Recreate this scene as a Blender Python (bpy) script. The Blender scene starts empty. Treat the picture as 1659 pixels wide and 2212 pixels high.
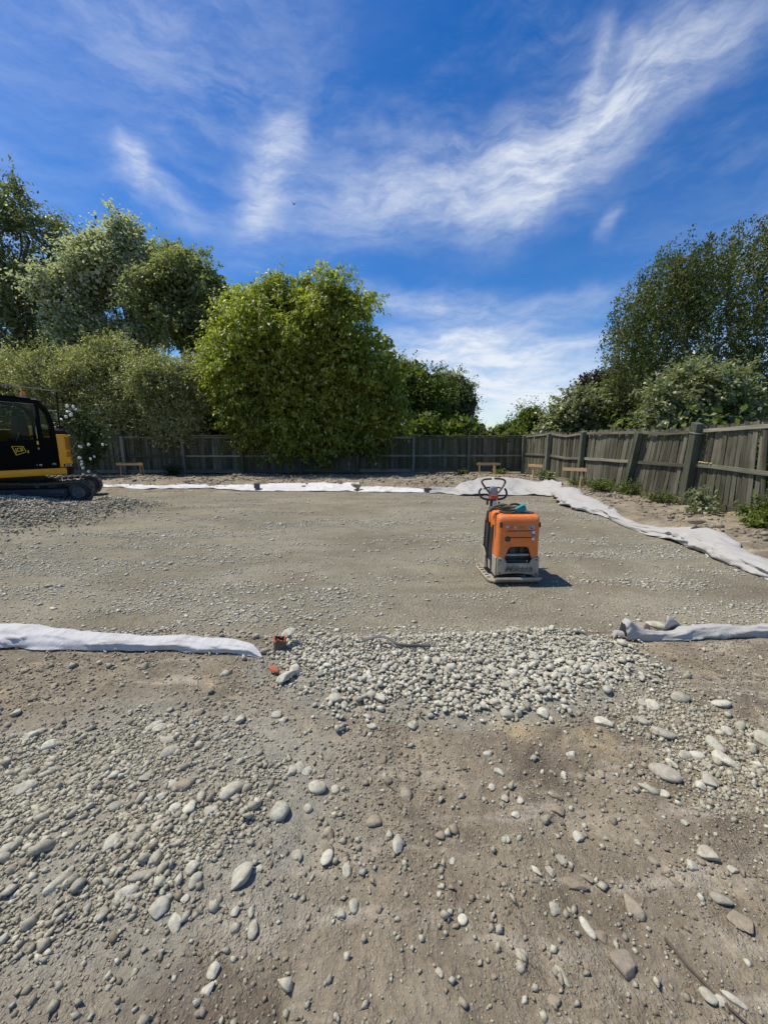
import bpy, bmesh, math, random
import numpy as np
from mathutils import Vector, Matrix

R = math.radians
sc = bpy.context.scene
C = sc.collection

# ------------------------------------------------------------------ camera
cam = bpy.data.cameras.new('camera')
cam_o = bpy.data.objects.new('camera', cam)
C.objects.link(cam_o)
cam.sensor_fit = 'VERTICAL'
cam.sensor_height = 36.0
cam.lens = 36.0 * 831.0 / 2212.0
cam.clip_start = 0.05
cam.clip_end = 3000
cam_o.location = (0, 0, 1.5)
cam_o.rotation_euler = (R(90 - 10.2), 0, 0)
sc.camera = cam_o

# ------------------------------------------------------------------ light
SUN_AZ, SUN_EL = -73.3, 62.4           # degrees: azimuth from +Y towards +X, elevation
EXPOSURE = 0.0
SKY_STRENGTH = 0.10
sun = bpy.data.lights.new('sun', 'SUN')
sun.energy = 4.8
sun.angle = R(0.53)
sun.color = (1.0, 0.93, 0.80)
sun_o = bpy.data.objects.new('sun', sun)
C.objects.link(sun_o)
sd = Vector((math.sin(R(SUN_AZ)) * math.cos(R(SUN_EL)), math.cos(R(SUN_AZ)) * math.cos(R(SUN_EL)), math.sin(R(SUN_EL))))
sun_o.rotation_euler = sd.to_track_quat('Z', 'Y').to_euler()
sun_o.location = sd * 60
sc.view_settings.view_transform = 'Standard'
sc.view_settings.look = 'None'
sc.view_settings.exposure = EXPOSURE
sc.view_settings.gamma = 1
sc.view_settings.use_curve_mapping = False
sc.cycles.max_bounces = 8
sc.cycles.transparent_max_bounces = 12

world = bpy.data.worlds.new('World')
sc.world = world
world.use_nodes = True


class NT:
    """small wrapper for node building"""
    def __init__(self, tree):
        self.t = tree
        self.n = tree.nodes
        self.l = tree.links

    def node(self, typ, ins=None, **props):
        n = self.n.new(typ)
        for k, v in props.items():
            setattr(n, k, v)
        for k, v in (ins or {}).items():
            s = n.inputs[k]
            if hasattr(v, 'is_output') and not isinstance(v, (float, int)):
                self.l.new(v, s)
            else:
                s.default_value = v
        return n

    def math(self, op, a, b=0.0, c=0.0, clamp=False):
        n = self.node('ShaderNodeMath', {0: a, 1: b, 2: c}, operation=op, use_clamp=clamp)
        return n.outputs[0]

    def vmath(self, op, a, b=(0, 0, 0)):
        return self.node('ShaderNodeVectorMath', {0: a, 1: b}, operation=op)

    def noise(self, vec, scale, detail=4, rough=0.55, dist=0.0):
        return self.node('ShaderNodeTexNoise', {'Vector': vec, 'Scale': scale, 'Detail': detail, 'Roughness': rough, 'Distortion': dist})

    def mapping(self, vec, loc=(0, 0, 0), rot=(0, 0, 0), scale=(1, 1, 1), typ='POINT'):
        return self.node('ShaderNodeMapping', {'Vector': vec, 'Location': loc, 'Rotation': rot, 'Scale': scale}, vector_type=typ).outputs[0]

    def mix(self, fac, a, b, blend='MIX'):
        n = self.node('ShaderNodeMix', data_type='RGBA', blend_type=blend)
        for i, v in ((0, fac), (6, a), (7, b)):
            if hasattr(v, 'is_output') and not isinstance(v, (float, int)):
                self.l.new(v, n.inputs[i])
            else:
                if i and len(v) == 3:
                    v = (*v, 1)
                n.inputs[i].default_value = v
        return n.outputs[2]

    def ss(self, v, lo, hi):
        return self.node('ShaderNodeMapRange', {'Value': v, 'From Min': lo, 'From Max': hi}, interpolation_type='SMOOTHSTEP').outputs[0]

    def ramp(self, fac, stops):
        n = self.node('ShaderNodeValToRGB', {0: fac})
        el = n.color_ramp.elements
        el[0].position, el[0].color = stops[0][0], (*stops[0][1], 1)
        el[1].position, el[1].color = stops[-1][0], (*stops[-1][1], 1)
        for p, c in stops[1:-1]:
            e = el.new(p)
            e.color = (*c, 1)
        return n.outputs[0]


def build_sky():
    w = NT(world.node_tree)
    bg = w.n['Background']
    sky = w.node('ShaderNodeTexSky', sky_type='NISHITA', sun_disc=False)
    sky.sun_elevation = R(SUN_EL)
    sky.sun_rotation = R(SUN_AZ % 360)
    sky.altitude = 10
    sky.air_density = 1.0
    sky.dust_density = 0.25
    sky.ozone_density = 3.0
    hs = w.node('ShaderNodeHueSaturation', {'Hue': 0.510, 'Saturation': 1.40, 'Value': 1.36, 'Color': sky.outputs[0]})
    tc = w.node('ShaderNodeTexCoord').outputs['Generated']
    d = w.vmath('NORMALIZE', tc).outputs[0]
    xyz = w.node('ShaderNodeSeparateXYZ', {0: d})
    az = w.math('MULTIPLY', w.math('ARCTAN2', xyz.outputs[0], xyz.outputs[1]), 57.2958)
    el = w.math('MULTIPLY', w.math('ARCSINE', xyz.outputs[2]), 57.2958)
    p0 = w.node('ShaderNodeCombineXYZ', {0: az, 1: el}).outputs[0]
    # ragged edges: warp the position before the bank shapes are read
    wn = w.noise(p0, 0.11, 4, 0.55)
    warp = w.vmath('SUBTRACT', wn.outputs['Color'], (0.5, 0.5, 0.5)).outputs[0]
    wsc = w.vmath('MULTIPLY', warp, (7, 6, 0)).outputs[0]
    p = w.vmath('ADD', p0, wsc).outputs[0]
    banks = [  # azimuth, elevation, half length, half width, tilt, strength (cirrus banks of this sky)
        (-11.8, 33.8, 2.6, 1.8, 40, .50), (-14.3, 30.4, 4.6, 2.5, 55, .42), (-17.0, 26.5, 4.5, 3.0, 60, .36), (-29.6, 27.8, 2.2, 1.5, 110, .66), (-26.3, 26.2, 4.4, 1.4, -10, .42),
        (-5, 28.6, 11, 4.4, 5, .42), (8, 29.6, 11, 3.4, 3, .52), (17.5, 29.6, 8, 4.0, 20, .48), (26, 32.3, 9, 3.9, 24, .52),
        (32.5, 34.4, 8, 3.0, 14, .40), (24.6, 36.8, 3.0, 1.0, 55, .34), (19.4, 27.2, 3.4, 1.4, 50, .38), (27.6, 24.0, 1.9, .9, 70, .30),
        (14, 6.5, 24, 4.2, 0, 1.3), (9, 13.2, 12, 2.3, 3, 1.0), (5, 18.2, 9, 1.4, -3, .50), (21, 11.4, 9, 1.3, 6, .70), (20, 16.6, 9, 1.0, 2, .28),
        (-32, 36, 15, 6, 15, .22), (-14, 42, 14, 5, 10, .14), (-58, 20, 18, 5, 8, .55), (62, 18, 22, 5, -6, .5), (130, 30, 30, 7, 10, .5), (-140, 28, 30, 7, -8, .5),
    ]
    tot = None
    for a0, e0, L, W, rot, s in banks:
        m = w.mapping(p, (a0, e0, 0), (0, 0, R(rot)), (L, W, 1), 'TEXTURE')
        dd = w.vmath('DOT_PRODUCT', m, m).outputs['Value']
        g = w.math('MULTIPLY', w.math('EXPONENT', w.math('MULTIPLY', dd, -1.0)), s)
        tot = g if tot is None else w.math('ADD', tot, g)
    # fibrous streaks, running up to the right as cirrus does here
    st = w.noise(w.mapping(w.vmath('ADD', p0, w.vmath('MULTIPLY', warp, (5, 5, 0)).outputs[0]).outputs[0], rot=(0, 0, R(-52)), scale=(0.13, 0.48, 1)), 1.0, 9, 0.66)
    streak = w.ss(st.outputs[0], 0.27, 0.74)
    st2 = w.noise(w.mapping(p0, rot=(0, 0, R(-10)), scale=(0.07, 0.30, 1)), 1.0, 8, 0.64)
    st2f = w.ss(st2.outputs[0], 0.25, 0.78)
    fib = w.math('ADD', w.math('MULTIPLY', streak, 0.75), w.math('MULTIPLY', st2f, 0.6))
    veil = w.math('MULTIPLY', w.ss(w.noise(w.mapping(p0, rot=(0, 0, R(-40)), scale=(0.028, 0.075, 1)), 1.0, 6, 0.6).outputs[0], 0.42, 0.75), w.math('MULTIPLY', streak, 0.26))
    cl = w.math('ADD', w.math('MULTIPLY', tot, w.math('ADD', w.math('MULTIPLY', fib, 0.78), 0.16)), veil)
    fade = w.ss(xyz.outputs[2], -0.02, 0.05)
    cl = w.math('MULTIPLY', w.math('MINIMUM', cl, 0.93), fade)
    col = w.mix(cl, hs.outputs[0], (8.4, 8.9, 9.6))
    w.l.new(col, bg.inputs[0])
    bg.inputs[1].default_value = SKY_STRENGTH


build_sky()

# ------------------------------------------------------------------ numeric helpers
rng = np.random.default_rng(7)
random.seed(7)


def _hash(ix, iy, s):
    h = (ix.astype(np.int64) * 374761393 + iy.astype(np.int64) * 668265263 + s * 974634777) & 0xffffffff
    h = ((h ^ (h >> 13)) * 1274126177) & 0xffffffff
    h = (h ^ (h >> 16)) & 0xffffffff
    return h / 4294967295.0


def vn(x, y, s=0):
    x = np.asarray(x, float)
    y = np.asarray(y, float)
    ix, iy = np.floor(x), np.floor(y)
    fx, fy = x - ix, y - iy
    fx = fx * fx * (3 - 2 * fx)
    fy = fy * fy * (3 - 2 * fy)
    a, b = _hash(ix, iy, s), _hash(ix + 1, iy, s)
    c, d = _hash(ix, iy + 1, s), _hash(ix + 1, iy + 1, s)
    return (a + (b - a) * fx + (c - a) * fy + (a - b - c + d) * fx * fy) * 2 - 1


def fbm(x, y, s=0, o=4, g=0.5):
    t, a = 0, 1.0
    for i in range(o):
        t = t + a * vn(np.asarray(x) * 2 ** i + 17.3 * i, np.asarray(y) * 2 ** i - 9.1 * i, s + i)
        a *= g
    return t


def sst(v, a, b):
    t = np.clip((v - a) / (b - a), 0, 1)
    return t * t * (3 - 2 * t)


def bump2(x, y, cx, cy, rx, ry):
    return np.exp(-(((x - cx) / rx) ** 2 + ((y - cy) / ry) ** 2))


PAD_Z = -0.10


def pad_mask(x, y):
    w = 0.12 * vn(x * 1.3, y * 1.3, 5)
    front = sst(y + w, 2.80, 3.10)
    back = 1 - sst(y + w, 12.7 + 0.25 * vn(x * .4, x * 0, 3), 13.5 + 0.25 * vn(x * .4, x * 0, 3))
    right = 1 - sst(x + w + 0.03 * (7 - y) * 0, 4.75, 5.3)
    return front * back * right


def height(x, y):
    x = np.asarray(x, float)
    y = np.asarray(y, float)
    r = np.hypot(x, y)
    near = 1 - sst(r, 9, 20)
    base = 0.018 * fbm(x * .9, y * .9, 11, 3) + 0.006 * fbm(x * 6, y * 6, 21, 3) * near + 0.004 * fbm(x * 22, y * 22, 31, 2) * (1 - sst(r, 2.5, 5))
    out = base.copy()
    # shallow wheel ruts across the foreground
    for x0, y0, dx, dy, dep in ((0.1, 1.2, .78, -.62, .018), (0.55, 1.35, .78, -.62, .014)):
        dist = np.abs((x - x0) * dy - (y - y0) * dx)
        out -= dep * np.exp(-(dist / 0.055) ** 2) * (1 - sst(y, 1.7, 2.1)) * (0.6 + 0.5 * vn(x * 5, y * 5, 4))
    # gravel ramp
    out += 0.03 * bump2(x, y, 0.45, 2.35, 1.1, 0.42)
    # banks round the pad
    lum = 0.5 + 0.5 * fbm(x * 1.1, y * 1.1, 41, 3)
    rough = fbm(x * 3.2, y * 3.2, 44, 3)
    bank = 0.10 + 0.08 * lum + 0.035 * rough
    out = out + bank * sst(y, 13.2, 14.2) * (1 - 0.5 * sst(y, 15.0, 17.0))
    out = out + 0.10 * bump2(x, y, 2.8, 15.0, 2.2, 1.0) * (1 + rough * .5)
    rs = sst(x, 5.0, 5.7) * sst(y, 2.0, 4.0) * (1 - sst(y, 12.8, 13.4))
    out = out + (0.07 + 0.05 * lum + 0.04 * rough) * rs
    out = out - 0.12 * bump2(x, y, 5.75, 8.0, .45, 1.1) - 0.10 * bump2(x, y, 5.6, 4.9, .35, .8)
    m = pad_mask(x, y)
    padz = PAD_Z - 0.03 + 0.012 * fbm(x * .5, y * .5, 61, 2)
    h = out * (1 - m) + padz * m
    # spoil heap of gravel at the excavator
    heap = 0.34 * bump2(x, y, -8.0, 7.8, 1.25, 1.1) + 0.18 * bump2(x, y, -6.6, 9.3, 0.8, .7) + 0.28 * bump2(x, y, -9.6, 9.0, 1.6, 1.2)
    h = h + heap * (1 + 0.25 * rough)
    return h


def hz(x, y):
    return float(height(np.array([x]), np.array([y]))[0])


def pad_h(x, y):
    x = np.asarray(x, float); y = np.asarray(y, float)
    h = PAD_Z + 0.012 * fbm(x * .5, y * .5, 61, 2) + 0.004 * fbm(x * 4, y * 4, 71, 3)
    rough = fbm(x * 3.2, y * 3.2, 44, 3)
    heap = 0.34 * bump2(x, y, -8.0, 7.8, 1.25, 1.1) + 0.18 * bump2(x, y, -6.6, 9.3, 0.8, .7) + 0.28 * bump2(x, y, -9.6, 9.0, 1.6, 1.2)
    return h + heap * (1 + 0.25 * rough)


def surf(x, y):
    return np.maximum(height(x, y), np.where(pad_mask(x, y) > 0.02, pad_h(x, y), -9))


def sz(x, y):
    return float(surf(np.array([x]), np.array([y]))[0])


# ------------------------------------------------------------------ object helpers
def props(o, label=None, cat=None, group=None, kind=None):
    if label: o['label'] = label
    if cat: o['category'] = cat
    if group: o['group'] = group
    if kind: o['kind'] = kind
    return o


def link(name, data, mat=None, parent=None, **kw):
    if mat is not None and data is not None and len(data.materials) == 0:
        data.materials.append(mat)
    o = bpy.data.objects.new(name, data)
    C.objects.link(o)
    if parent is not None:
        o.parent = parent
    return props(o, **kw)


def empty(name, loc, rz=0.0, **kw):
    o = bpy.data.objects.new(name, None)
    o.empty_display_size = 0.1
    C.objects.link(o)
    o.location = loc
    o.rotation_euler = (0, 0, rz)
    return props(o, **kw)


def np_mesh(name, V, F, mat=None, smooth=False):
    me = bpy.data.meshes.new(name)
    V = np.ascontiguousarray(V, np.float32)
    F = np.ascontiguousarray(F, np.int32)
    n, k = F.shape
    me.vertices.add(len(V))
    me.vertices.foreach_set('co', V.ravel())
    me.loops.add(n * k)
    me.loops.foreach_set('vertex_index', F.ravel())
    me.polygons.add(n)
    me.polygons.foreach_set('loop_start', np.arange(0, n * k, k, dtype=np.int32))
    if smooth:
        me.polygons.foreach_set('use_smooth', np.ones(n, bool))
    me.update(calc_edges=True)
    if mat is not None:
        me.materials.append(mat)
    return me


class MB:
    """collects boxes, prisms and tubes into one mesh"""
    def __init__(self):
        self.v, self.f = [], []

    def add(self, vs, fs):
        o = len(self.v)
        self.v += [tuple(v) for v in vs]
        self.f += [tuple(i + o for i in f) for f in fs]
        return self

    def box(self, c, s, rot=None, taper=0.0):
        hx, hy, hz_ = s[0] / 2, s[1] / 2, s[2] / 2
        vs = []
        for z in (-1, 1):
            k = 1 - taper * (z + 1) / 2
            for x, y in ((-1, -1), (1, -1), (1, 1), (-1, 1)):
                vs.append(Vector((x * hx * k, y * hy * k, z * hz_)))
        if rot is not None:
            m = rot if isinstance(rot, Matrix) else Matrix.Rotation(rot, 3, 'Z')
            vs = [m @ v for v in vs]
        vs = [v + Vector(c) for v in vs]
        return self.add(vs, [(3, 2, 1, 0), (4, 5, 6, 7), (0, 1, 5, 4), (1, 2, 6, 5), (2, 3, 7, 6), (3, 0, 4, 7)])

    def prism(self, poly, a, b, axis='y'):
        """polygon in the two other axes, extruded from a to b along axis"""
        n = len(poly)
        def P(u, w, t):
            return {'y': (u, t, w), 'x': (t, u, w), 'z': (u, w, t)}[axis]
        vs = [P(u, w, a) for u, w in poly] + [P(u, w, b) for u, w in poly]
        fs = [tuple(range(n)), tuple(range(2 * n - 1, n - 1, -1))]
        fs += [(i, i + n, (i + 1) % n + n, (i + 1) % n) for i in range(n)]
        return self.add(vs, fs)

    def tube(self, pts, rad, seg=8, closed=False, flat=1.0):
        pts = [Vector(p) for p in pts]
        n = len(pts)
        rad = rad if isinstance(rad, (list, tuple)) else [rad] * n
        prev = None
        vs, fs = [], []
        for i in range(n):
            if closed:
                t = (pts[(i + 1) % n] - pts[i - 1])
            else:
                t = pts[min(i + 1, n - 1)] - pts[max(i - 1, 0)]
            t = t.normalized() if t.length > 1e-9 else Vector((0, 0, 1))
            if prev is None:
                u = t.cross(Vector((0, 0, 1)))
                if u.length < 1e-3:
                    u = t.cross(Vector((0, 1, 0)))
            else:
                u = prev - t * prev.dot(t)
            u.normalize()
            prev = u
            w = t.cross(u)
            for k in range(seg):
                a = 2 * math.pi * k / seg
                vs.append(pts[i] + (u * math.cos(a) + w * math.sin(a) * flat) * rad[i])
        m = n if closed else n - 1
        for i in range(m):
            for k in range(seg):
                a0, a1 = i * seg + k, i * seg + (k + 1) % seg
                b0, b1 = ((i + 1) % n) * seg + k, ((i + 1) % n) * seg + (k + 1) % seg
                fs.append((a0, a1, b1, b0))
        if not closed:
            fs.append(tuple(range(seg - 1, -1, -1)))
            fs.append(tuple((n - 1) * seg + k for k in range(seg)))
        return self.add(vs, fs)

    def disc(self, c, r, h, axis='y', seg=20, r2=None):
        r2 = r if r2 is None else r2
        vs = []
        for t, rr in ((0, r), (h, r2)):
            for k in range(seg):
                a = 2 * math.pi * k / seg
                u, w = math.cos(a) * rr, math.sin(a) * rr
                vs.append({'y': (c[0] + u, c[1] + t, c[2] + w), 'x': (c[0] + t, c[1] + u, c[2] + w), 'z': (c[0] + u, c[1] + w, c[2] + t)}[axis])
        fs = [tuple(range(seg)), tuple(range(2 * seg - 1, seg - 1, -1))]
        fs += [(k, k + seg, (k + 1) % seg + seg, (k + 1) % seg) for k in range(seg)]
        return self.add(vs, fs)

    def mesh(self, name, mat=None, smooth=False, bevel=0.0, xf=None, segs=2):
        me = bpy.data.meshes.new(name)
        vs = self.v if xf is None else [tuple(xf @ Vector(v)) for v in self.v]
        me.from_pydata(vs, [], self.f)
        bm = bmesh.new()
        bm.from_mesh(me)
        bmesh.ops.recalc_face_normals(bm, faces=bm.faces[:])
        if bevel:
            es = [e for e in bm.edges if len(e.link_faces) == 2 and e.calc_face_angle(0) > R(25)]
            bmesh.ops.bevel(bm, geom=es, offset=bevel, segments=segs, profile=0.5, affect='EDGES', clamp_overlap=True)
        bm.to_mesh(me)
        bm.free()
        if smooth:
            me.polygons.foreach_set('use_smooth', np.ones(len(me.polygons), bool))
            try:
                me.set_sharp_from_angle(angle=R(38))
            except Exception:
                pass
        if mat is not None:
            me.materials.append(mat)
        return me

    def build(self, name, mat, parent=None, smooth=False, bevel=0.0, xf=None, segs=2, **kw):
        return link(name, self.mesh(name, mat, smooth, bevel, xf, segs), None, parent, **kw)


def text_part(name, s, size, mat, parent, loc, rot, extrude=0.001, shear=0.0, sx=1.0, offset=0.0):
    cu = bpy.data.curves.new(name, 'FONT')
    cu.body = s
    cu.size = size
    cu.extrude = extrude
    cu.shear = shear
    cu.offset = offset
    cu.align_x = 'CENTER'
    cu.align_y = 'CENTER'
    tmp = bpy.data.objects.new(name, cu)
    C.objects.link(tmp)
    bpy.context.view_layer.update()
    me = bpy.data.meshes.new_from_object(tmp.evaluated_get(bpy.context.evaluated_depsgraph_get()))
    bpy.data.objects.remove(tmp)
    bpy.data.curves.remove(cu)
    me.name = name
    me.materials.clear()
    o = link(name, me, mat, parent)
    o.location = loc
    o.rotation_euler = rot
    o.scale = (sx, 1, 1)
    return o


# ------------------------------------------------------------------ materials
MAT = {}


def new_mat(name):
    m = bpy.data.materials.new(name)
    m.use_nodes = True
    t = NT(m.node_tree)
    b = t.n['Principled BSDF']
    MAT[name] = m
    return m, t, b


def pos(t):
    return t.node('ShaderNodeNewGeometry').outputs['Position']


def objc(t):
    return t.node('ShaderNodeTexCoord').outputs['Object']


def add_bump(t, b, h, strength, dist):
    bp = t.node('ShaderNodeBump', {'Height': h, 'Strength': strength, 'Distance': dist})
    t.l.new(bp.outputs[0], b.inputs['Normal'])


def simple(name, col, rough=0.5, metal=0.0, var=0.12, scale=6.0, bump=0.0, dirt=None, dirt_amt=0.5, spec=0.5):
    """paint / plastic / metal with mottling and optional dust"""
    m, t, b = new_mat(name)
    p = objc(t)
    n = t.noise(p, scale, 5, 0.6).outputs[0]
    dark = tuple(c * (1 - var) for c in col)
    lite = tuple(min(1, c * (1 + var)) for c in col)
    c = t.mix(n, dark, lite)
    if dirt:
        n2 = t.noise(p, scale * 0.8, 7, 0.7).outputs[0]
        f = t.math('MULTIPLY', t.ss(n2, 0.62 - 0.3 * dirt_amt, 0.72 - 0.1 * dirt_amt), min(1, dirt_amt + 0.25))
        c = t.mix(f, c, dirt)
        r = t.math('ADD', t.math('MULTIPLY', f, 0.9 - rough), rough)
        t.l.new(r, b.inputs['Roughness'])
    else:
        b.inputs['Roughness'].default_value = rough
    t.l.new(c, b.inputs['Base Color'])
    b.inputs['Metallic'].default_value = metal
    b.inputs['Specular IOR Level'].default_value = spec
    if bump:
        add_bump(t, b, t.noise(p, scale * 6, 4, 0.6).outputs[0], bump, 0.004)
    return m


def ground_mat():
    m, t, b = new_mat('soil')
    p = pos(t)
    s = t.node('ShaderNodeSeparateXYZ', {0: p})
    X, Y = s.outputs[0], s.outputs[1]
    big = t.noise(p, 0.8, 5, 0.6, 0.6).outputs[0]
    mid = t.noise(p, 3.5, 6, 0.65, 0.4).outputs[0]
    fine = t.noise(p, 42, 6, 0.7).outputs[0]
    streak = t.noise(t.mapping(p, rot=(0, 0, R(38)), scale=(1.2, 6, 1)), 1.4, 5, 0.6).outputs[0]
    c = t.ramp(t.math('ADD', t.math('MULTIPLY', mid, .6), t.math('MULTIPLY', big, .4)),
               [(0.30, (0.150, 0.121, 0.084)), (0.44, (0.218, 0.181, 0.126)), (0.56, (0.292, 0.247, 0.174)), (0.72, (0.40, 0.345, 0.248))])
    c = t.mix(t.math('MULTIPLY', t.ss(streak, 0.50, 0.68), 0.7), c, (0.45, 0.395, 0.305))
    # yellow clay smears
    cl = t.noise(p, 1.7, 4, 0.6, 0.8).outputs[0]
    c = t.mix(t.math('MULTIPLY', t.ss(cl, 0.56, 0.70), 0.75), c, (0.43, 0.340, 0.195))
    # damp dark patches
    dk = t.noise(t.mapping(p, (3, 7, 0)), 1.9, 6, 0.65, 0.5).outputs[0]
    c = t.mix(t.math('MULTIPLY', t.ss(dk, 0.53, 0.66), 0.72), c, (0.120, 0.094, 0.068))
    # pale grit pressed into the surface
    vo = t.node('ShaderNodeTexVoronoi', {'Vector': p, 'Scale': 95.0, 'Randomness': 1.0})
    sel = t.node('ShaderNodeSeparateColor', {0: vo.outputs['Color']}).outputs[0]
    gritm = t.math('MULTIPLY', t.math('SUBTRACT', 1.0, t.ss(vo.outputs['Distance'], 0.14, 0.38)), t.ss(sel, 0.62, 0.80))
    c = t.mix(t.math('MULTIPLY', gritm, 0.75), c, (0.47, 0.435, 0.36))
    # greyer where stone dust lies: left foreground, and the skirt of the pad
    wob = t.math('MULTIPLY', t.math('SUBTRACT', mid, 0.5), 0.9)
    ex = t.math('DIVIDE', t.math('SUBTRACT', X, -1.15), 1.0)
    ey = t.math('DIVIDE', t.math('SUBTRACT', Y, 1.42), 0.62)
    e = t.math('ADD', t.math('ADD', t.math('MULTIPLY', ex, ex), t.math('MULTIPLY', ey, ey)), t.math('MULTIPLY', wob, 1.6))
    g1 = t.math('SUBTRACT', 1.0, t.ss(e, 0.5, 1.7))
    ex = t.math('DIVIDE', t.math('SUBTRACT', X, 0.45), 1.45)
    ey = t.math('DIVIDE', t.math('SUBTRACT', Y, 2.45), 0.62)
    e2 = t.math('ADD', t.math('ADD', t.math('MULTIPLY', ex, ex), t.math('MULTIPLY', ey, ey)), t.math('MULTIPLY', wob, 1.2))
    g2 = t.math('SUBTRACT', 1.0, t.ss(e2, 0.75, 1.15))
    g = t.math('MULTIPLY', t.math('MAXIMUM', g1, g2), 0.8)
    c = t.mix(g, c, t.mix(mid, (0.25, 0.236, 0.185), (0.40, 0.378, 0.305)))
    # grass beyond the fences
    gr = t.math('MAXIMUM', t.ss(Y, 18.9, 19.6), t.ss(X, 7.6, 8.2))
    c = t.mix(gr, c, t.mix(mid, (0.045, 0.075, 0.02), (0.09, 0.12, 0.035)))
    c = t.mix(0.7, c, t.ramp(fine, [(0.25, (0.30, 0.30, 0.30)), (0.5, (0.5, 0.5, 0.5)), (0.8, (0.78, 0.77, 0.75))]), 'OVERLAY')
    t.l.new(c, b.inputs['Base Color'])
    b.inputs['Roughness'].default_value = 0.95
    b.inputs['Specular IOR Level'].default_value = 0.15
    wv = t.vmath('ADD', p, t.vmath('MULTIPLY', t.vmath('SUBTRACT', t.noise(p, 30, 3, 0.6).outputs['Color'], (.5, .5, .5)).outputs[0], (.03, .03, 0)).outputs[0]).outputs[0]
    v1 = t.node('ShaderNodeTexVoronoi', {'Vector': wv, 'Scale': 48.0}).outputs['Distance']
    v2 = t.node('ShaderNodeTexVoronoi', {'Vector': wv, 'Scale': 115.0}).outputs['Distance']
    patch = t.ss(t.noise(p, 2.6, 4, 0.6).outputs[0], 0.36, 0.58)
    crumb = t.math('SUBTRACT', 1.0, t.math('ADD', t.math('MULTIPLY', v1, 0.14), t.math('MULTIPLY', v2, 0.34)))
    hgt = t.math('ADD', t.math('MULTIPLY', crumb, t.math('ADD', t.math('MULTIPLY', patch, 0.85), 0.2)), t.math('ADD', t.math('MULTIPLY', fine, 0.62), t.math('ADD', t.math('MULTIPLY', mid, 0.35), t.math('MULTIPLY', gritm, 0.15))))
    add_bump(t, b, hgt, 0.85, 0.028)
    return m


def pad_mat():
    m, t, b = new_mat('compacted_gravel')
    p = pos(t)
    big = t.noise(t.mapping(p, scale=(0.55, 1.0, 1)), 0.9, 5, 0.6, 0.8).outputs[0]
    mid = t.noise(t.mapping(p, scale=(1, 1.5, 1)), 5, 6, 0.65).outputs[0]
    fine = t.noise(p, 60, 5, 0.7).outputs[0]
    c = t.ramp(t.math('ADD', t.math('MULTIPLY', big, .65), t.math('MULTIPLY', mid, .35)),
               [(0.32, (0.172, 0.150, 0.104)), (0.5, (0.252, 0.227, 0.162)), (0.68, (0.352, 0.320, 0.235))])
    red = t.noise(p, 0.7, 3, 0.5, 1.0).outputs[0]
    c = t.mix(t.math('MULTIPLY', t.ss(red, 0.55, 0.72), 0.45), c, (0.235, 0.180, 0.130))
    # crushed chips pressed into the surface, in bands
    vo = t.node('ShaderNodeTexVoronoi', {'Vector': t.mapping(p, scale=(1, 1.35, 1)), 'Scale': 58.0, 'Randomness': 1.0})
    chip = t.math('SUBTRACT', 1.0, t.ss(vo.outputs['Distance'], 0.16, 0.34))
    band = t.noise(t.mapping(p, rot=(0, 0, R(-7)), scale=(0.45, 1.6, 1)), 1.0, 5, 0.62, 0.5).outputs[0]
    sel = t.node('ShaderNodeSeparateColor', {0: vo.outputs['Color']}).outputs[0]
    on = t.ss(t.math('ADD', sel, t.math('MULTIPLY', t.math('SUBTRACT', band, 0.5), 2.2)), 0.70, 0.80)
    c = t.mix(t.math('MULTIPLY', chip, on), c, t.mix(sel, (0.36, 0.345, 0.28), (0.55, 0.53, 0.45)))
    c = t.mix(0.8, c, t.ramp(fine, [(0.25, (0.26, 0.26, 0.26)), (0.5, (0.5, 0.5, 0.5)), (0.8, (0.76, 0.76, 0.74))]), 'OVERLAY')
    t.l.new(c, b.inputs['Base Color'])
    b.inputs['Roughness'].default_value = 0.95
    b.inputs['Specular IOR Level'].default_value = 0.15
    v2 = t.node('ShaderNodeTexVoronoi', {'Vector': p, 'Scale': 40.0}).outputs['Distance']
    hgt = t.math('ADD', t.math('ADD', t.math('MULTIPLY', mid, 0.4), t.math('MULTIPLY', fine, 0.5)), t.math('SUBTRACT', t.math('MULTIPLY', t.math('MULTIPLY', chip, on), 0.5), t.math('MULTIPLY', v2, 0.6)))
    add_bump(t, b, hgt, 1.0, 0.025)
    return m


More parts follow.
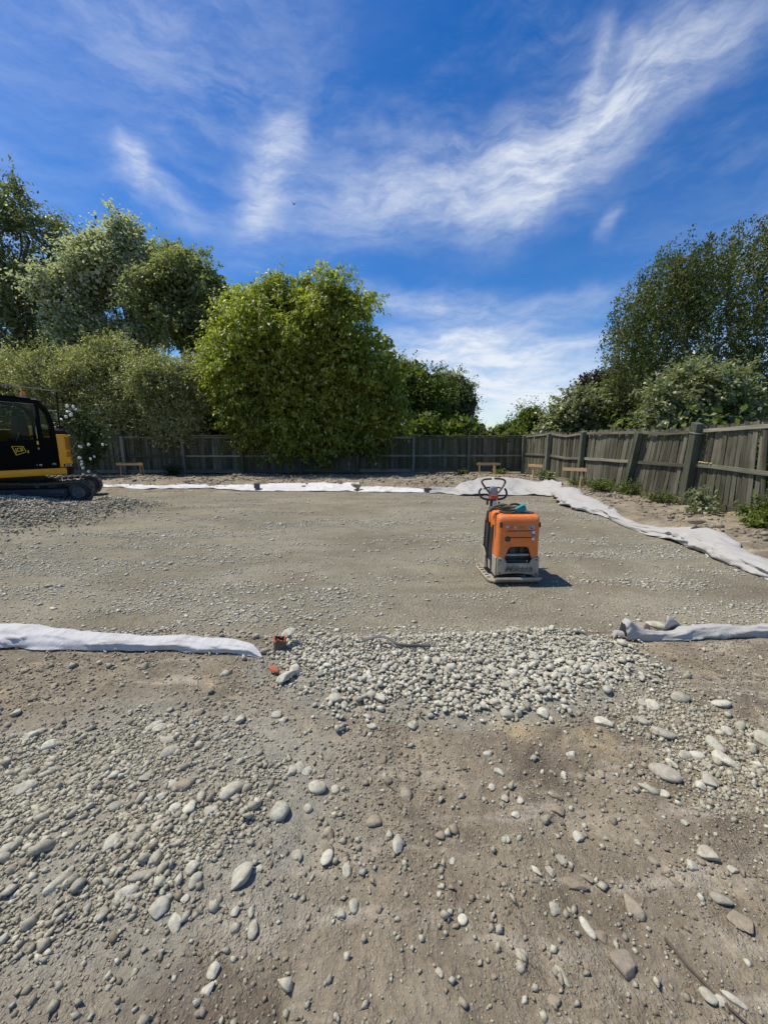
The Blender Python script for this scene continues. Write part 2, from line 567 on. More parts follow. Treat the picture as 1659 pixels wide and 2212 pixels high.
def stone_mat(name, lo, hi, island=True, warm=0.0):
    m, t, b = new_mat(name)
    p = objc(t)
    if island:
        r = t.node('ShaderNodeNewGeometry').outputs['Random Per Island']
    else:
        r = t.node('ShaderNodeObjectInfo').outputs['Random']
    c = t.mix(r, lo, hi)
    # a share of stones is darker / warmer
    r2 = t.math('FRACT', t.math('MULTIPLY', r, 17.31))
    c = t.mix(t.math('MULTIPLY', t.ss(r2, 0.80, 0.98), 0.45), c, (0.22, 0.205, 0.17))
    r3 = t.math('FRACT', t.math('MULTIPLY', r, 41.7))
    c = t.mix(t.math('MULTIPLY', t.ss(r3, 0.7, 0.95), 0.3 + warm), c, (0.36, 0.31, 0.24))
    n = t.noise(pos(t), 75, 6, 0.7).outputs[0]
    c = t.mix(0.7, c, t.ramp(n, [(0.3, (0.30, 0.29, 0.27)), (0.5, (0.5, 0.5, 0.5)), (0.75, (0.68, 0.68, 0.67))]), 'OVERLAY')
    # dried mud clinging in patches
    mud = t.noise(pos(t), 22, 4, 0.6).outputs[0]
    c = t.mix(t.math('MULTIPLY', t.ss(mud, 0.46, 0.64), 0.6), c, (0.27, 0.232, 0.170))
    t.l.new(c, b.inputs['Base Color'])
    b.inputs['Roughness'].default_value = 0.9
    b.inputs['Specular IOR Level'].default_value = 0.2
    add_bump(t, b, t.noise(pos(t), 120, 5, 0.7).outputs[0], 0.55, 0.006)
    return m


def fabric_mat(name, col):
    m, t, b = new_mat(name)
    p = pos(t)
    n = t.noise(p, 9, 6, 0.65).outputs[0]
    c = t.mix(n, tuple(x * 0.86 for x in col), tuple(min(1, x * 1.06) for x in col))
    d = t.noise(p, 3.1, 6, 0.7, 0.6).outputs[0]
    c = t.mix(t.math('MULTIPLY', t.ss(d, 0.50, 0.72), 0.6), c, (0.36, 0.325, 0.265))
    t.l.new(c, b.inputs['Base Color'])
    b.inputs['Roughness'].default_value = 0.85
    b.inputs['Specular IOR Level'].default_value = 0.25
    w = t.noise(p, 240, 3, 0.6).outputs[0]
    cr = t.noise(p, 26, 5, 0.65, 1.2).outputs[0]
    add_bump(t, b, t.math('ADD', t.math('MULTIPLY', w, 0.25), cr), 0.6, 0.012)
    return m


def wood_mat(name, lo, hi, moss=0.0, rnd=True, grain_axis=2):
    m, t, b = new_mat(name)
    p = objc(t)
    sc3 = [26, 26, 26]
    sc3[grain_axis] = 1.6
    r = t.node('ShaderNodeObjectInfo').outputs['Random']
    off = t.node('ShaderNodeCombineXYZ', {0: t.math('MULTIPLY', r, 31.0), 1: t.math('MULTIPLY', r, 17.0), 2: t.math('MULTIPLY', r, 7.0)}).outputs[0]
    pv = t.vmath('ADD', t.mapping(p, scale=tuple(sc3)), off).outputs[0]
    g = t.noise(pv, 1.0, 6, 0.65, 0.6).outputs[0]
    c = t.ramp(g, [(0.28, lo), (0.72, hi)])
    tint = t.mix(r, (0.42, 0.41, 0.39), (1.55, 1.52, 1.46))
    c = t.mix(1.0, c, tint, 'MULTIPLY')
    if moss:
        pz = t.node('ShaderNodeSeparateXYZ', {0: pos(t)}).outputs[2]
        mn = t.noise(pos(t), 2.2, 5, 0.65).outputs[0]
        f = t.math('MULTIPLY', t.ss(mn, 0.42, 0.62), moss)
        c = t.mix(f, c, (0.075, 0.088, 0.030))
    st_ = t.noise(t.vmath('ADD', t.mapping(p, scale=tuple(5 if k != grain_axis else .7 for k in range(3))), off).outputs[0], 1.0, 5, .6).outputs[0]
    c = t.mix(t.math('MULTIPLY', t.ss(st_, .55, .72), .5), c, tuple(x * .35 for x in lo))
    c = t.mix(t.math('MULTIPLY', t.ss(st_, .46, .30), .35), c, tuple(x * 1.4 for x in hi))
    t.l.new(c, b.inputs['Base Color'])
    b.inputs['Roughness'].default_value = 0.88
    b.inputs['Specular IOR Level'].default_value = 0.2
    add_bump(t, b, g, 0.5, 0.006)
    return m


def leaf_mat(name, c1, c2, back=None, trans=0.30, gloss=0.35, pale=None):
    m, t, b = new_mat(name)
    geo = t.node('ShaderNodeNewGeometry')
    r = geo.outputs['Random Per Island']
    c = t.mix(r, c1, c2)
    # clumps of older / younger leaves
    n = t.noise(pos(t), 0.55, 3, 0.6).outputs[0]
    c = t.mix(t.math('MULTIPLY', t.ss(n, 0.40, 0.66), 0.6), c, tuple(x * 0.62 for x in c1))
    if pale is not None:      # pale leaves: silvery undersides on poplars, glossy glints painted in on the maple
        rr = t.math('FRACT', t.math('MULTIPLY', r, 23.7))
        c = t.mix(t.ss(rr, 1 - pale[1] - .02, 1 - pale[1] + .02), c, pale[0])
    if back is not None:
        c = t.mix(geo.outputs['Backfacing'], c, back)
    t.l.new(c, b.inputs['Base Color'])
    b.inputs['Roughness'].default_value = 1 - gloss - 0.15
    b.inputs['Specular IOR Level'].default_value = gloss
    tr = t.node('ShaderNodeBsdfTranslucent')
    tc = t.mix(1.0, c, (1.45, 1.60, 0.70), 'MULTIPLY')
    t.l.new(tc, tr.inputs[0])
    mx = t.node('ShaderNodeMixShader', {0: trans})
    t.l.new(b.outputs[0], mx.inputs[1])
    t.l.new(tr.outputs[0], mx.inputs[2])
    out = t.n['Material Output']
    t.l.new(mx.outputs[0], out.inputs[0])
    return m


def glass_mat(name, tint, alpha):
    m, t, b = new_mat(name)
    tb = t.node('ShaderNodeBsdfTransparent', {0: (*tint, 1)})
    gl = t.node('ShaderNodeBsdfGlossy', {'Roughness': 0.03})
    fr = t.node('ShaderNodeFresnel', {'IOR': 1.5})
    mx = t.node('ShaderNodeMixShader', {0: t.math('MULTIPLY', fr.outputs[0], alpha)})
    t.l.new(tb.outputs[0], mx.inputs[1])
    t.l.new(gl.outputs[0], mx.inputs[2])
    t.l.new(mx.outputs[0], t.n['Material Output'].inputs[0])
    return m


ground_mat()
pad_mat()
stone_mat('stone_pile', (0.43, 0.410, 0.318), (0.64, 0.612, 0.492))
stone_mat('stone_single', (0.40, 0.380, 0.295), (0.56, 0.535, 0.430), island=False)
stone_mat('stone_dull', (0.24, 0.200, 0.14), (0.33, 0.275, 0.205), island=False, warm=0.3)
stone_mat('stone_fine', (0.32, 0.300, 0.218), (0.55, 0.520, 0.400))
stone_mat('stone_heap', (0.24, 0.220, 0.165), (0.50, 0.47, 0.365))
stone_mat('chips', (0.38, 0.36, 0.275), (0.68, 0.65, 0.53))
stone_mat('clods', (0.18, 0.150, 0.106), (0.36, 0.306, 0.225))
fabric_mat('fabric_white', (0.66, 0.645, 0.625))
fabric_mat('fabric_mid', (0.55, 0.54, 0.53))
fabric_mat('fabric_grey', (0.44, 0.425, 0.395))
wood_mat('fence_wood', (0.062, 0.056, 0.042), (0.185, 0.172, 0.135), moss=0.25)
wood_mat('fence_wood_back', (0.055, 0.052, 0.036), (0.165, 0.154, 0.115), moss=0.7)
wood_mat('fence_rail', (0.10, 0.095, 0.074), (0.27, 0.25, 0.20), moss=0.25, grain_axis=0)
wood_mat('fence_post', (0.085, 0.092, 0.070), (0.21, 0.215, 0.17), moss=0.4)
wood_mat('raw_pine', (0.42, 0.26, 0.13), (0.62, 0.43, 0.25), grain_axis=0)
simple('bark', (0.075, 0.062, 0.050), 0.9, var=0.5, scale=9, bump=0.5)
simple('bark_pale', (0.30, 0.29, 0.27), 0.85, var=0.4, scale=8, bump=0.4)
DUST = (0.30, 0.265, 0.205)
simple('orange_cover', (0.76, 0.185, 0.030), 0.45, var=0.2, scale=9, dirt=(0.50, 0.27, 0.13), dirt_amt=0.42, bump=0.08)
simple('dusty_steel', (0.32, 0.275, 0.205), 0.85, var=0.35, scale=9, dirt=(0.46, 0.40, 0.30), dirt_amt=0.6, bump=0.15)
simple('red_plastic', (0.58, 0.085, 0.035), 0.4, var=0.12)
simple('grey_plastic', (0.33, 0.34, 0.35), 0.45, var=0.12)
simple('black_plastic', (0.022, 0.022, 0.023), 0.38, var=0.25)
simple('black_rubber', (0.045, 0.044, 0.042), 0.7, var=0.3, dirt=DUST, dirt_amt=0.12)
simple('brown_rubber', (0.075, 0.052, 0.040), 0.55, var=0.3, dirt=DUST, dirt_amt=0.15)
simple('engine_dark', (0.05, 0.047, 0.042), 0.6, var=0.4, scale=14, dirt=DUST, dirt_amt=0.25)
simple('pipe_metal', (0.36, 0.335, 0.30), 0.4, metal=0.6, var=0.2)
simple('sticker_white', (0.72, 0.72, 0.70), 0.5, var=0.08)
simple('sticker_blue', (0.025, 0.045, 0.22), 0.4, var=0.1)
simple('sticker_yellow', (0.78, 0.52, 0.03), 0.4, var=0.1)
simple('olive_cloth', (0.105, 0.10, 0.058), 0.9, var=0.45, scale=30)
simple('teal_cloth', (0.015, 0.23, 0.24), 0.75, var=0.2, scale=20)
simple('jcb_yellow', (0.86, 0.375, 0.004), 0.35, var=0.06)
simple('jcb_black', (0.0025, 0.0025, 0.003), 0.25, var=0.3, spec=0.06)
simple('jcb_grey', (0.010, 0.010, 0.011), 0.5, var=0.3, spec=0.15)
simple('louvre_dark', (0.08, 0.022, 0.014), 0.7)
simple('pale_yellow', (0.74, 0.50, 0.11), 0.5, var=0.08)
simple('track_steel', (0.085, 0.080, 0.072), 0.7, var=0.35, scale=12, dirt=(0.27, 0.245, 0.20), dirt_amt=0.45)
simple('frame_steel', (0.035, 0.037, 0.042), 0.6, var=0.3, dirt=(0.15, 0.14, 0.12), dirt_amt=0.2)
simple('beacon_orange', (0.95, 0.22, 0.01), 0.2, var=0.05)
simple('terracotta', (0.40, 0.100, 0.042), 0.8, var=0.25, scale=20, dirt=(0.22, 0.17, 0.13), dirt_amt=0.35, bump=0.2)
simple('pipe_brown', (0.115, 0.088, 0.068), 0.9, var=0.4, scale=16, bump=0.3)
simple('concrete_dark', (0.13, 0.125, 0.115), 0.9, var=0.3, scale=14, bump=0.3)
simple('flower_white', (0.82, 0.82, 0.78), 0.7, var=0.06)
simple('lump_yellow', (0.55, 0.47, 0.24), 0.8, var=0.2, scale=30)
simple('wire_grey', (0.30, 0.30, 0.28), 0.5, metal=0.5)
simple('twig', (0.10, 0.08, 0.06), 0.9, var=0.4, scale=20)
simple('bird_dark', (0.02, 0.02, 0.022), 0.8)
leaf_mat('leaf_maple', (0.160, 0.200, 0.028), (0.390, 0.405, 0.075), trans=0.45, gloss=0.4, pale=((0.52, 0.53, 0.22), 0.10))  # pale share stands for glossy glints on the crown, put into the colour
leaf_mat('leaf_shrub', (0.230, 0.245, 0.095), (0.470, 0.465, 0.225), trans=0.26, pale=((0.62, 0.60, 0.40), 0.12))
leaf_mat('leaf_poplar', (0.105, 0.130, 0.040), (0.190, 0.215, 0.075), back=(0.55, 0.57, 0.50), trans=0.30, gloss=0.25, pale=((0.50, 0.51, 0.43), 0.30))
leaf_mat('leaf_poplar_green', (0.115, 0.145, 0.034), (0.215, 0.240, 0.068), back=(0.26, 0.28, 0.17), trans=0.38, gloss=0.3, pale=((0.40, 0.42, 0.30), 0.16))
leaf_mat('leaf_tall', (0.130, 0.160, 0.072), (0.235, 0.260, 0.125), trans=0.34, gloss=0.4, pale=((0.34, 0.36, 0.26), 0.10))
leaf_mat('leaf_dark', (0.090, 0.130, 0.022), (0.190, 0.220, 0.045), trans=0.42)
leaf_mat('leaf_greygreen', (0.170, 0.190, 0.095), (0.290, 0.300, 0.170), trans=0.32)
leaf_mat('leaf_birch', (0.085, 0.110, 0.026), (0.175, 0.190, 0.055), trans=0.34)
leaf_mat('leaf_broad', (0.150, 0.175, 0.065), (0.300, 0.310, 0.155), back=(0.26, 0.28, 0.18), trans=0.28, gloss=0.45, pale=((0.42, 0.42, 0.30), 0.12))
leaf_mat('leaf_purple', (0.030, 0.012, 0.016), (0.060, 0.022, 0.028), trans=0.2)
leaf_mat('leaf_lime', (0.13, 0.17, 0.03), (0.21, 0.24, 0.05), trans=0.3)
leaf_mat('leaf_weed', (0.090, 0.125, 0.030), (0.190, 0.215, 0.065), trans=0.3)
leaf_mat('leaf_rose', (0.040, 0.070, 0.022), (0.080, 0.115, 0.035), trans=0.25)
glass_mat('cab_glass', (0.62, 0.67, 0.64), 0.25)

# ------------------------------------------------------------------ the ground
def build_ground():
    ang = np.concatenate([np.linspace(-180, -72, 28)[:-1], np.linspace(-72, 72, 250), np.linspace(72, 180, 28)[1:]])
    ang = np.radians(ang[:-1])
    rr = [0.25]
    while rr[-1] < 900:
        k = 1.0125 if rr[-1] < 22 else 1.09
        rr.append(rr[-1] * k)
    rr = np.array(rr)
    A, Rr = np.meshgrid(ang, rr)
    X, Y = Rr * np.sin(A), Rr * np.cos(A)
    Z = height(X.ravel(), Y.ravel()).reshape(X.shape)
    V = np.stack([X, Y, Z], -1).reshape(-1, 3)
    nr, na = X.shape
    i, j = np.meshgrid(np.arange(nr - 1), np.arange(na), indexing='ij')
    j2 = (j + 1) % na
    F = np.stack([i * na + j, (i + 1) * na + j, (i + 1) * na + j2, i * na + j2], -1).reshape(-1, 4)[:, ::-1]
    c = len(V)
    V = np.vstack([V, [[0, 0, hz(0, 0)]]])
    link('ground', np_mesh('ground', V, F, MAT['soil'], True), kind='structure')
    # compacted gravel pad, a little below the soil round it
    xs = np.concatenate([np.linspace(-34, -9, 30)[:-1], np.linspace(-9, 5.4, 220)])
    ys = 2.72 + (13.7 - 2.72) * np.linspace(0, 1, 220) ** 1.35
    X, Y = np.meshgrid(xs, ys)
    Z = pad_h(X.ravel(), Y.ravel()).reshape(X.shape)
    # edges dip under the soil
    edge = np.minimum(pad_mask(X.ravel(), Y.ravel()).reshape(X.shape) * 3, 1)
    Z = Z - (1 - edge) * 0.35
    V = np.stack([X, Y, Z], -1).reshape(-1, 3)
    ny, nx = X.shape
    i, j = np.meshgrid(np.arange(ny - 1), np.arange(nx - 1), indexing='ij')
    F = np.stack([i * nx + j, i * nx + j + 1, (i + 1) * nx + j + 1, (i + 1) * nx + j], -1).reshape(-1, 4)
    link('gravel_pad', np_mesh('gravel_pad', V, F, MAT['compacted_gravel'], True), kind='structure')


build_ground()

# ------------------------------------------------------------------ stones
def ico(sub):
    bm = bmesh.new()
    bmesh.ops.create_icosphere(bm, subdivisions=sub, radius=1.0)
    v = np.array([x.co[:] for x in bm.verts])
    f = np.array([[q.index for q in p.verts] for p in bm.faces])
    bm.free()
    return v, f


def stone_shape(v, seed, lump=0.16, ang=0.0):
    g = np.random.default_rng(seed)
    d = np.zeros(len(v))
    for k in range(7):
        w = g.normal(size=3)
        w /= np.linalg.norm(w)
        fr = g.uniform(1.2, 3.6)
        d += np.sin(v @ w * fr + g.uniform(0, 6.3)) / (1 + 0.6 * k)
    for k in range(6):
        w = g.normal(size=3)
        w /= np.linalg.norm(w)
        d += 0.22 * np.abs(np.sin(v @ w * g.uniform(3.5, 7) + g.uniform(0, 6.3)))
    out = v * (1 + lump * d / 2)[:, None]
    # facets: cut with a few planes so some stones look split
    for k in range(int(ang)):
        w = g.normal(size=3)
        w /= np.linalg.norm(w)
        lim = g.uniform(0.55, 0.85)
        over = out @ w - lim
        out = out - np.outer(np.maximum(over, 0) * 0.9, w)
    return out


ICO1, ICO2, ICO3 = ico(1), ico(2), ico(3)
OCT = (np.array([(1, 0, 0), (-1, 0, 0), (0, 1, 0), (0, -1, 0), (0, 0, 1), (0, 0, -1)], float),
       np.array([(0, 2, 4), (2, 1, 4), (1, 3, 4), (3, 0, 4), (2, 0, 5), (1, 2, 5), (3, 1, 5), (0, 3, 5)]))


def pebble_field(name, xy, size, mat, icos, seed, flat=(0.45, 0.75), elong=(0.6, 1.0), sink=0.25, lump=0.2, ang=3, tilt=0.35, zadd=None, rotbias=None, variants=10, hfun=surf, **kw):
    g = np.random.default_rng(seed)
    n = len(xy)
    base_v, base_f = icos
    vs = np.stack([stone_shape(base_v, seed * 100 + k, lump, ang) for k in range(variants)])
    idx = g.integers(0, variants, n)
    S = np.stack([size, size * g.uniform(*elong, n), size * g.uniform(*flat, n)], -1) / 2
    rot = g.uniform(0, 2 * math.pi, n) if rotbias is None else R(rotbias) + g.normal(0, 0.5, n)
    P = vs[idx] * S[:, None, :]
    tx, ty = g.normal(0, tilt, n), g.normal(0, tilt, n)
    cx, sx = np.cos(tx)[:, None], np.sin(tx)[:, None]
    y, z = P[..., 1] * cx - P[..., 2] * sx, P[..., 1] * sx + P[..., 2] * cx
    x = P[..., 0]
    cy, sy = np.cos(ty)[:, None], np.sin(ty)[:, None]
    x, z = x * cy + z * sy, -x * sy + z * cy
    cr, sr = np.cos(rot)[:, None], np.sin(rot)[:, None]
    x, y = x * cr - y * sr, x * sr + y * cr
    h = hfun(xy[:, 0], xy[:, 1]) + S[:, 2] * (1 - 2 * sink)
    if zadd is not None:
        h = h + zadd
    V = np.stack([x + xy[:, 0:1], y + xy[:, 1:2], z + h[:, None]], -1)
    nv = base_v.shape[0]
    F = base_f[None] + (np.arange(n) * nv)[:, None, None]
    return link(name, np_mesh(name, V.reshape(-1, 3), F.reshape(-1, 3), MAT[mat], icos is not OCT), kind='stuff', **kw)


def sample(n, x0, x1, y0, y1, dens, seed):
    g = np.random.default_rng(seed)
    out = []
    tot = 0
    while tot < n:
        p = np.stack([g.uniform(x0, x1, 60000), g.uniform(y0, y1, 60000)], -1)
        k = g.uniform(0, 1, 60000) < dens(p[:, 0], p[:, 1])
        out.append(p[k])
        tot += k.sum()
    return np.vstack(out)[:n]


def in_view(x, y):
    return (np.abs(x) < 1.12 * y + 1.25) & (y > 0.35)


def g_left(x, y):     # the spread of gravel in the left foreground
    e = ((x + 1.22) / 0.98) ** 2 + ((y - 1.38) / 0.50) ** 2 + 0.55 * fbm(x * 2.8, y * 2.8, 91, 4)
    return 1 - sst(e, 0.25, 1.25)


def g_right(x, y):
    e = ((x - 1.62) / 0.42) ** 2 + ((y - 1.70) / 0.42) ** 2 + 0.8 * fbm(x * 3, y * 3, 95, 3)
    return 1 - sst(e, 0.3, 1.6)


def pile_mask(x, y):
    w = 0.10 * fbm(x * 4, y * 4, 97, 4)
    lo = 2.02 - 0.12 * np.exp(-((x - 0.75) / 0.45) ** 2) + 0.28 * sst(x, 1.0, 1.75) + 0.42 * sst(-x, 0.2, 0.85) + w
    hi = 2.93 + w - 0.10 * sst(x, 1.2, 1.9)
    return np.maximum(sst(y, lo - 0.02, lo + 0.10), 0.16 * sst(y, lo - .22, lo)) * (1 - sst(y, hi - 0.05, hi + 0.05)) * sst(x, -0.86 + w, -0.72 + w) * (1 - sst(x, 1.74 + w, 1.92 + w))


def bare(x, y):       # the soil window inside the pile
    return np.exp(-(((x - 0.08) / 0.16) ** 2 + ((y - 2.47) / 0.055) ** 2))


# fine gravel and crumbs
def build_gravel():
    d = lambda x, y: in_view(x, y) * np.clip(0.95 * g_left(x, y) * np.clip(.75 + .9 * fbm(x * 3.5, y * 3.5, 98, 3), .12, 1) + 0.4 * g_right(x, y) + 0.034, 0, 1)
    n = 33000
    xy = sample(n, -3.4, 3.4, 0.38, 2.65, d, 1)
    g = np.random.default_rng(2)
    props(pebble_field('gravel', xy, 0.004 + 0.0085 * g.gamma(1.4, 0.7, n), 'stone_fine', OCT, 3, sink=0.2, rotbias=35, elong=(0.45, 0.95), lump=.45, ang=0, tilt=.7, variants=30),
          'fine grey gravel strewn over the soil of the foreground', 'gravel')
    d2 = lambda x, y: in_view(x, y) * np.clip(1.0 * g_left(x, y) ** 1.5 + 0.45 * g_right(x, y) + 0.0025, 0, 1)
    n = 1000
    xy = sample(n, -3.2, 3.2, 0.5, 2.3, d2, 11)
    g = np.random.default_rng(12)
    props(pebble_field('gravel', xy, 0.014 + 0.013 * g.gamma(1.3, 0.75, n), 'stone_fine', ICO1, 13, sink=0.3, rotbias=38, elong=(0.4, 0.85), lump=.26, ang=5, variants=16),
          'coarser grey pebbles mixed into the foreground gravel', 'gravel')
    # soil crumbs
    d3 = lambda x, y: in_view(x, y) * np.clip(0.35 + 0.5 * fbm(x * 2.2, y * 2.2, 77, 3), 0.03, 1) * (1 - 0.6 * g_left(x, y))
    n = 30000
    xy = sample(n, -3.8, 3.8, 0.38, 2.75, d3, 21)
    g = np.random.default_rng(22)
    props(pebble_field('soil_crumbs', xy, 0.0035 + 0.0055 * g.gamma(1.3, 0.75, n), 'clods', OCT, 23, sink=0.3, ang=0, lump=.4, tilt=.8, elong=(.5, 1), variants=24),
          'loose crumbs of brown soil over the foreground', 'soil')
    n = 500
    xy = sample(n, -2.6, 2.6, 0.5, 2.6, d3, 25)
    g = np.random.default_rng(26)
    props(pebble_field('soil_clods', xy, 0.014 + 0.014 * g.gamma(1.2, 0.8, n), 'clods', ICO2, 27, sink=0.38, ang=7, lump=.35, variants=14),
          'broken lumps of brown soil over the foreground', 'soil')
    # gravel ramp
    pm = lambda x, y: pile_mask(x, y) * (1 - 0.9 * bare(x, y))
    n = 5200
    xy = sample(n, -0.95, 2.0, 1.8, 3.0, pm, 31)
    g = np.random.default_rng(32)
    back = sst(xy[:, 1], 2.35, 2.7)
    size = (0.016 + 0.011 * g.gamma(2.0, 0.6, n)) * (1 - 0.25 * back)
    props(pebble_field('gravel', xy, size, 'stone_pile', ICO1, 33, sink=0.12, flat=(0.4, 0.7), lump=0.24, ang=4, elong=(.5, .95), variants=20, tilt=.28, zadd=g.uniform(0, 0.018, n)),
          'bed of pale rounded river gravel between the two front cloth strips', 'gravel')
    n = 7000
    xy = sample(n, -1.0, 2.05, 1.8, 3.05, lambda x, y: np.clip(pile_mask(x, y) * 0.9 + 0.05, 0, 1) * (np.abs(y - 2.4) < 0.7), 36)
    props(pebble_field('gravel', xy, 0.008 + 0.008 * np.random.default_rng(37).gamma(1.6, .6, n), 'stone_pile', OCT, 38, sink=0.15, lump=.45, ang=0, tilt=.7, variants=30),
          'grit filling the gaps of the pale river gravel', 'gravel')
    # edge of loose stone behind the left front cloth
    def ed(x, y):
        c = 2.93 - 0.03 * x * 0 + 0.05 * fbm(x * 2, y * 0, 51, 2)
        return np.exp(-((y - c) / 0.085) ** 2) * (x < -0.55) * (0.5 + 0.5 * sst(-x, 0.4, 1.0))
    n = 3000
    xy = sample(n, -3.9, -0.5, 2.65, 3.2, ed, 41)
    props(pebble_field('gravel', xy, 0.012 + 0.012 * np.random.default_rng(42).gamma(1.8, .6, n), 'stone_heap', ICO1, 43, sink=0.15, ang=4, lump=.28),
          'loose grey gravel edge behind the white cloth at the front of the pad', 'gravel')
    # chips lying on the pad
    def pc(x, y):
        b = fbm((x + 0.10 * y) * 0.6, y * 2.6, 83, 5, .62)
        return in_view(x, y) * np.clip((b + 0.30) * 1.05, 0.10, 1) ** 1.3 * pad_mask(x, y)
    n = 34000
    xy = sample(n, -8.5, 5.3, 3.0, 8.2, lambda x, y: pc(x, y) * np.clip((3.6 / y) ** 1.3, 0, 1), 51)
    g = np.random.default_rng(52)
    size = (0.008 + 0.009 * g.gamma(1.5, 0.7, n)) * (0.9 + 0.06 * xy[:, 1])
    props(pebble_field('stone_chips', xy, size, 'chips', OCT, 53, sink=0.2, flat=(0.22, 0.45), ang=0, lump=.5, tilt=0.16, variants=30, elong=(.4, .9), rotbias=-8, hfun=pad_h),
          'pale crushed stone chips bedded in bands across the pad', 'gravel')
    n = 8500
    xy = sample(n, -13, 5.3, 7.5, 13.0, lambda x, y: pc(x, y), 56)
    size = 0.018 + 0.013 * np.random.default_rng(57).gamma(1.7, .6, n)
    props(pebble_field('stone_chips', xy, size, 'chips', OCT, 58, sink=0.2, flat=(0.25, 0.5), ang=0, lump=.5, variants=30, tilt=0.16, hfun=pad_h),
          'pale stone chips over the far half of the pad', 'gravel')
    # heap under the excavator
    def hp(x, y):
        return np.clip(2.4 * (pad_h(x, y) - PAD_Z) - 0.02, 0, 1) * (np.abs(x) < 1.2 * y + 1)
    n = 17000
    xy = sample(n, -12.5, -4.6, 5.4, 11.5, hp, 61)
    g = np.random.default_rng(62)
    props(pebble_field('gravel', xy, 0.022 + 0.018 * g.gamma(1.6, .6, n), 'stone_heap', OCT, 63, sink=0.15, ang=0, lump=.45, tilt=.6, variants=30, zadd=g.uniform(0, 0.02, n), hfun=pad_h),
          'grey gravel heaped up in front of the excavator tracks', 'gravel')
    # clods on the banks
    def bk(x, y):
        return np.clip(sst(y, 13.1, 13.8) * (1 - sst(y, 16.5, 18)) + sst(x, 5.1, 5.6) * (1 - sst(x, 6.3, 6.9)) * (y > 3.5), 0, 1) * np.clip(0.4 + fbm(x * 1.3, y * 1.3, 87, 3), 0.05, 1) * (x < 6.4)
    n = 5200
    xy = sample(n, -14, 6.6, 3.6, 17.6, bk, 71)
    g = np.random.default_rng(72)
    props(pebble_field('soil_clods', xy, 0.025 + 0.04 * g.gamma(1.3, .6, n), 'clods', OCT, 73, sink=0.3, ang=0, lump=.45, tilt=.6, variants=30, hfun=height),
          'broken soil clods along the banks by the fences', 'soil')


build_gravel()

STONES_LEFT = [(-0.66,1.43,0.121,0.057,52),(-0.43,1.34,0.072,0.069,0),(-0.3,1.47,0.068,0.06,0),(-0.36,1.56,0.055,0.047,0),(-0.4,1.58,0.05,0.054,0),(-0.43,1.55,0.044,0.053,0),(-0.5,1.1,0.097,0.059,61),(-0.73,1,0.057,0.06,0),(-0.66,0.97,0.061,0.033,116),(-1.11,1.08,0.088,0.048,52),(-1.02,1.2,0.051,0.075,0),(-1.57,1.45,0.094,0.053,40),(-1.67,1.69,0.079,0.059,25),(-1.05,1.64,0.071,0.054,34),(-1.1,1.73,0.071,0.045,24),(-1.2,1.82,0.074,0.058,18),(-1.24,1.84,0.085,0.035,51),(-0.93,1.69,0.041,0.048,0),(-0.79,1.88,0.064,0.053,0),(-0.87,1.88,0.038,0.043,0),(-0.6,1.92,0.064,0.051,135),(-0.55,1.87,0.054,0.042,0),(-0.28,2.05,0.083,0.083,0),(-0.06,1.85,0.057,0.041,0),(-0.68,1.12,0.051,0.04,60),(-0.65,1.08,0.048,0.032,60),(-0.84,1.09,0.081,0.029,25),(-0.84,1.04,0.047,0.031,60),(-0.86,1.04,0.063,0.031,25),(-0.83,1,0.032,0.029,0),(-0.9,0.98,0.046,0.032,30),(-0.66,1.03,0.028,0.027,0),(-0.49,0.86,0.043,0.035,28),(-0.49,0.82,0.033,0.029,0),(-0.41,0.96,0.046,0.035,101),(-0.13,1.13,0.033,0.04,0),(-0.14,1,0.03,0.028,0),(-0.1,1.02,0.036,0.029,79),(-0.21,1.17,0.06,0.036,80),(-0.2,1.23,0.021,0.023,0),(-0.32,1.37,0.035,0.032,0),(-0.71,1.34,0.06,0.04,31),(-0.8,1.34,0.058,0.051,0),(-0.95,1.4,0.036,0.039,0),(-0.99,1.38,0.035,0.037,0),(-0.61,1.2,0.041,0.03,30),(-0.89,1.28,0.058,0.033,32),(-0.94,1.26,0.04,0.036,52),(-0.98,1.23,0.029,0.025,0),(-0.86,1.34,0.049,0.036,32),(-1.12,1.36,0.042,0.038,33),(-1.07,1.5,0.073,0.036,17),(-0.94,1.46,0.048,0.034,11),(-1.82,1.77,0.105,0.041,48),(-2.08,1.94,0.057,0.046,21),(-0.43,1,0.03,0.019,95),(-0.48,1,0.034,0.025,29),(-0.6,1,0.038,0.024,59),(-0.45,1.13,0.031,0.02,49),(-0.32,1.18,0.043,0.029,0),(-1.53,1.55,0.068,0.032,18),(-1.39,1.5,0.071,0.028,45),(-0.22,1.48,0.033,0.037,0)]
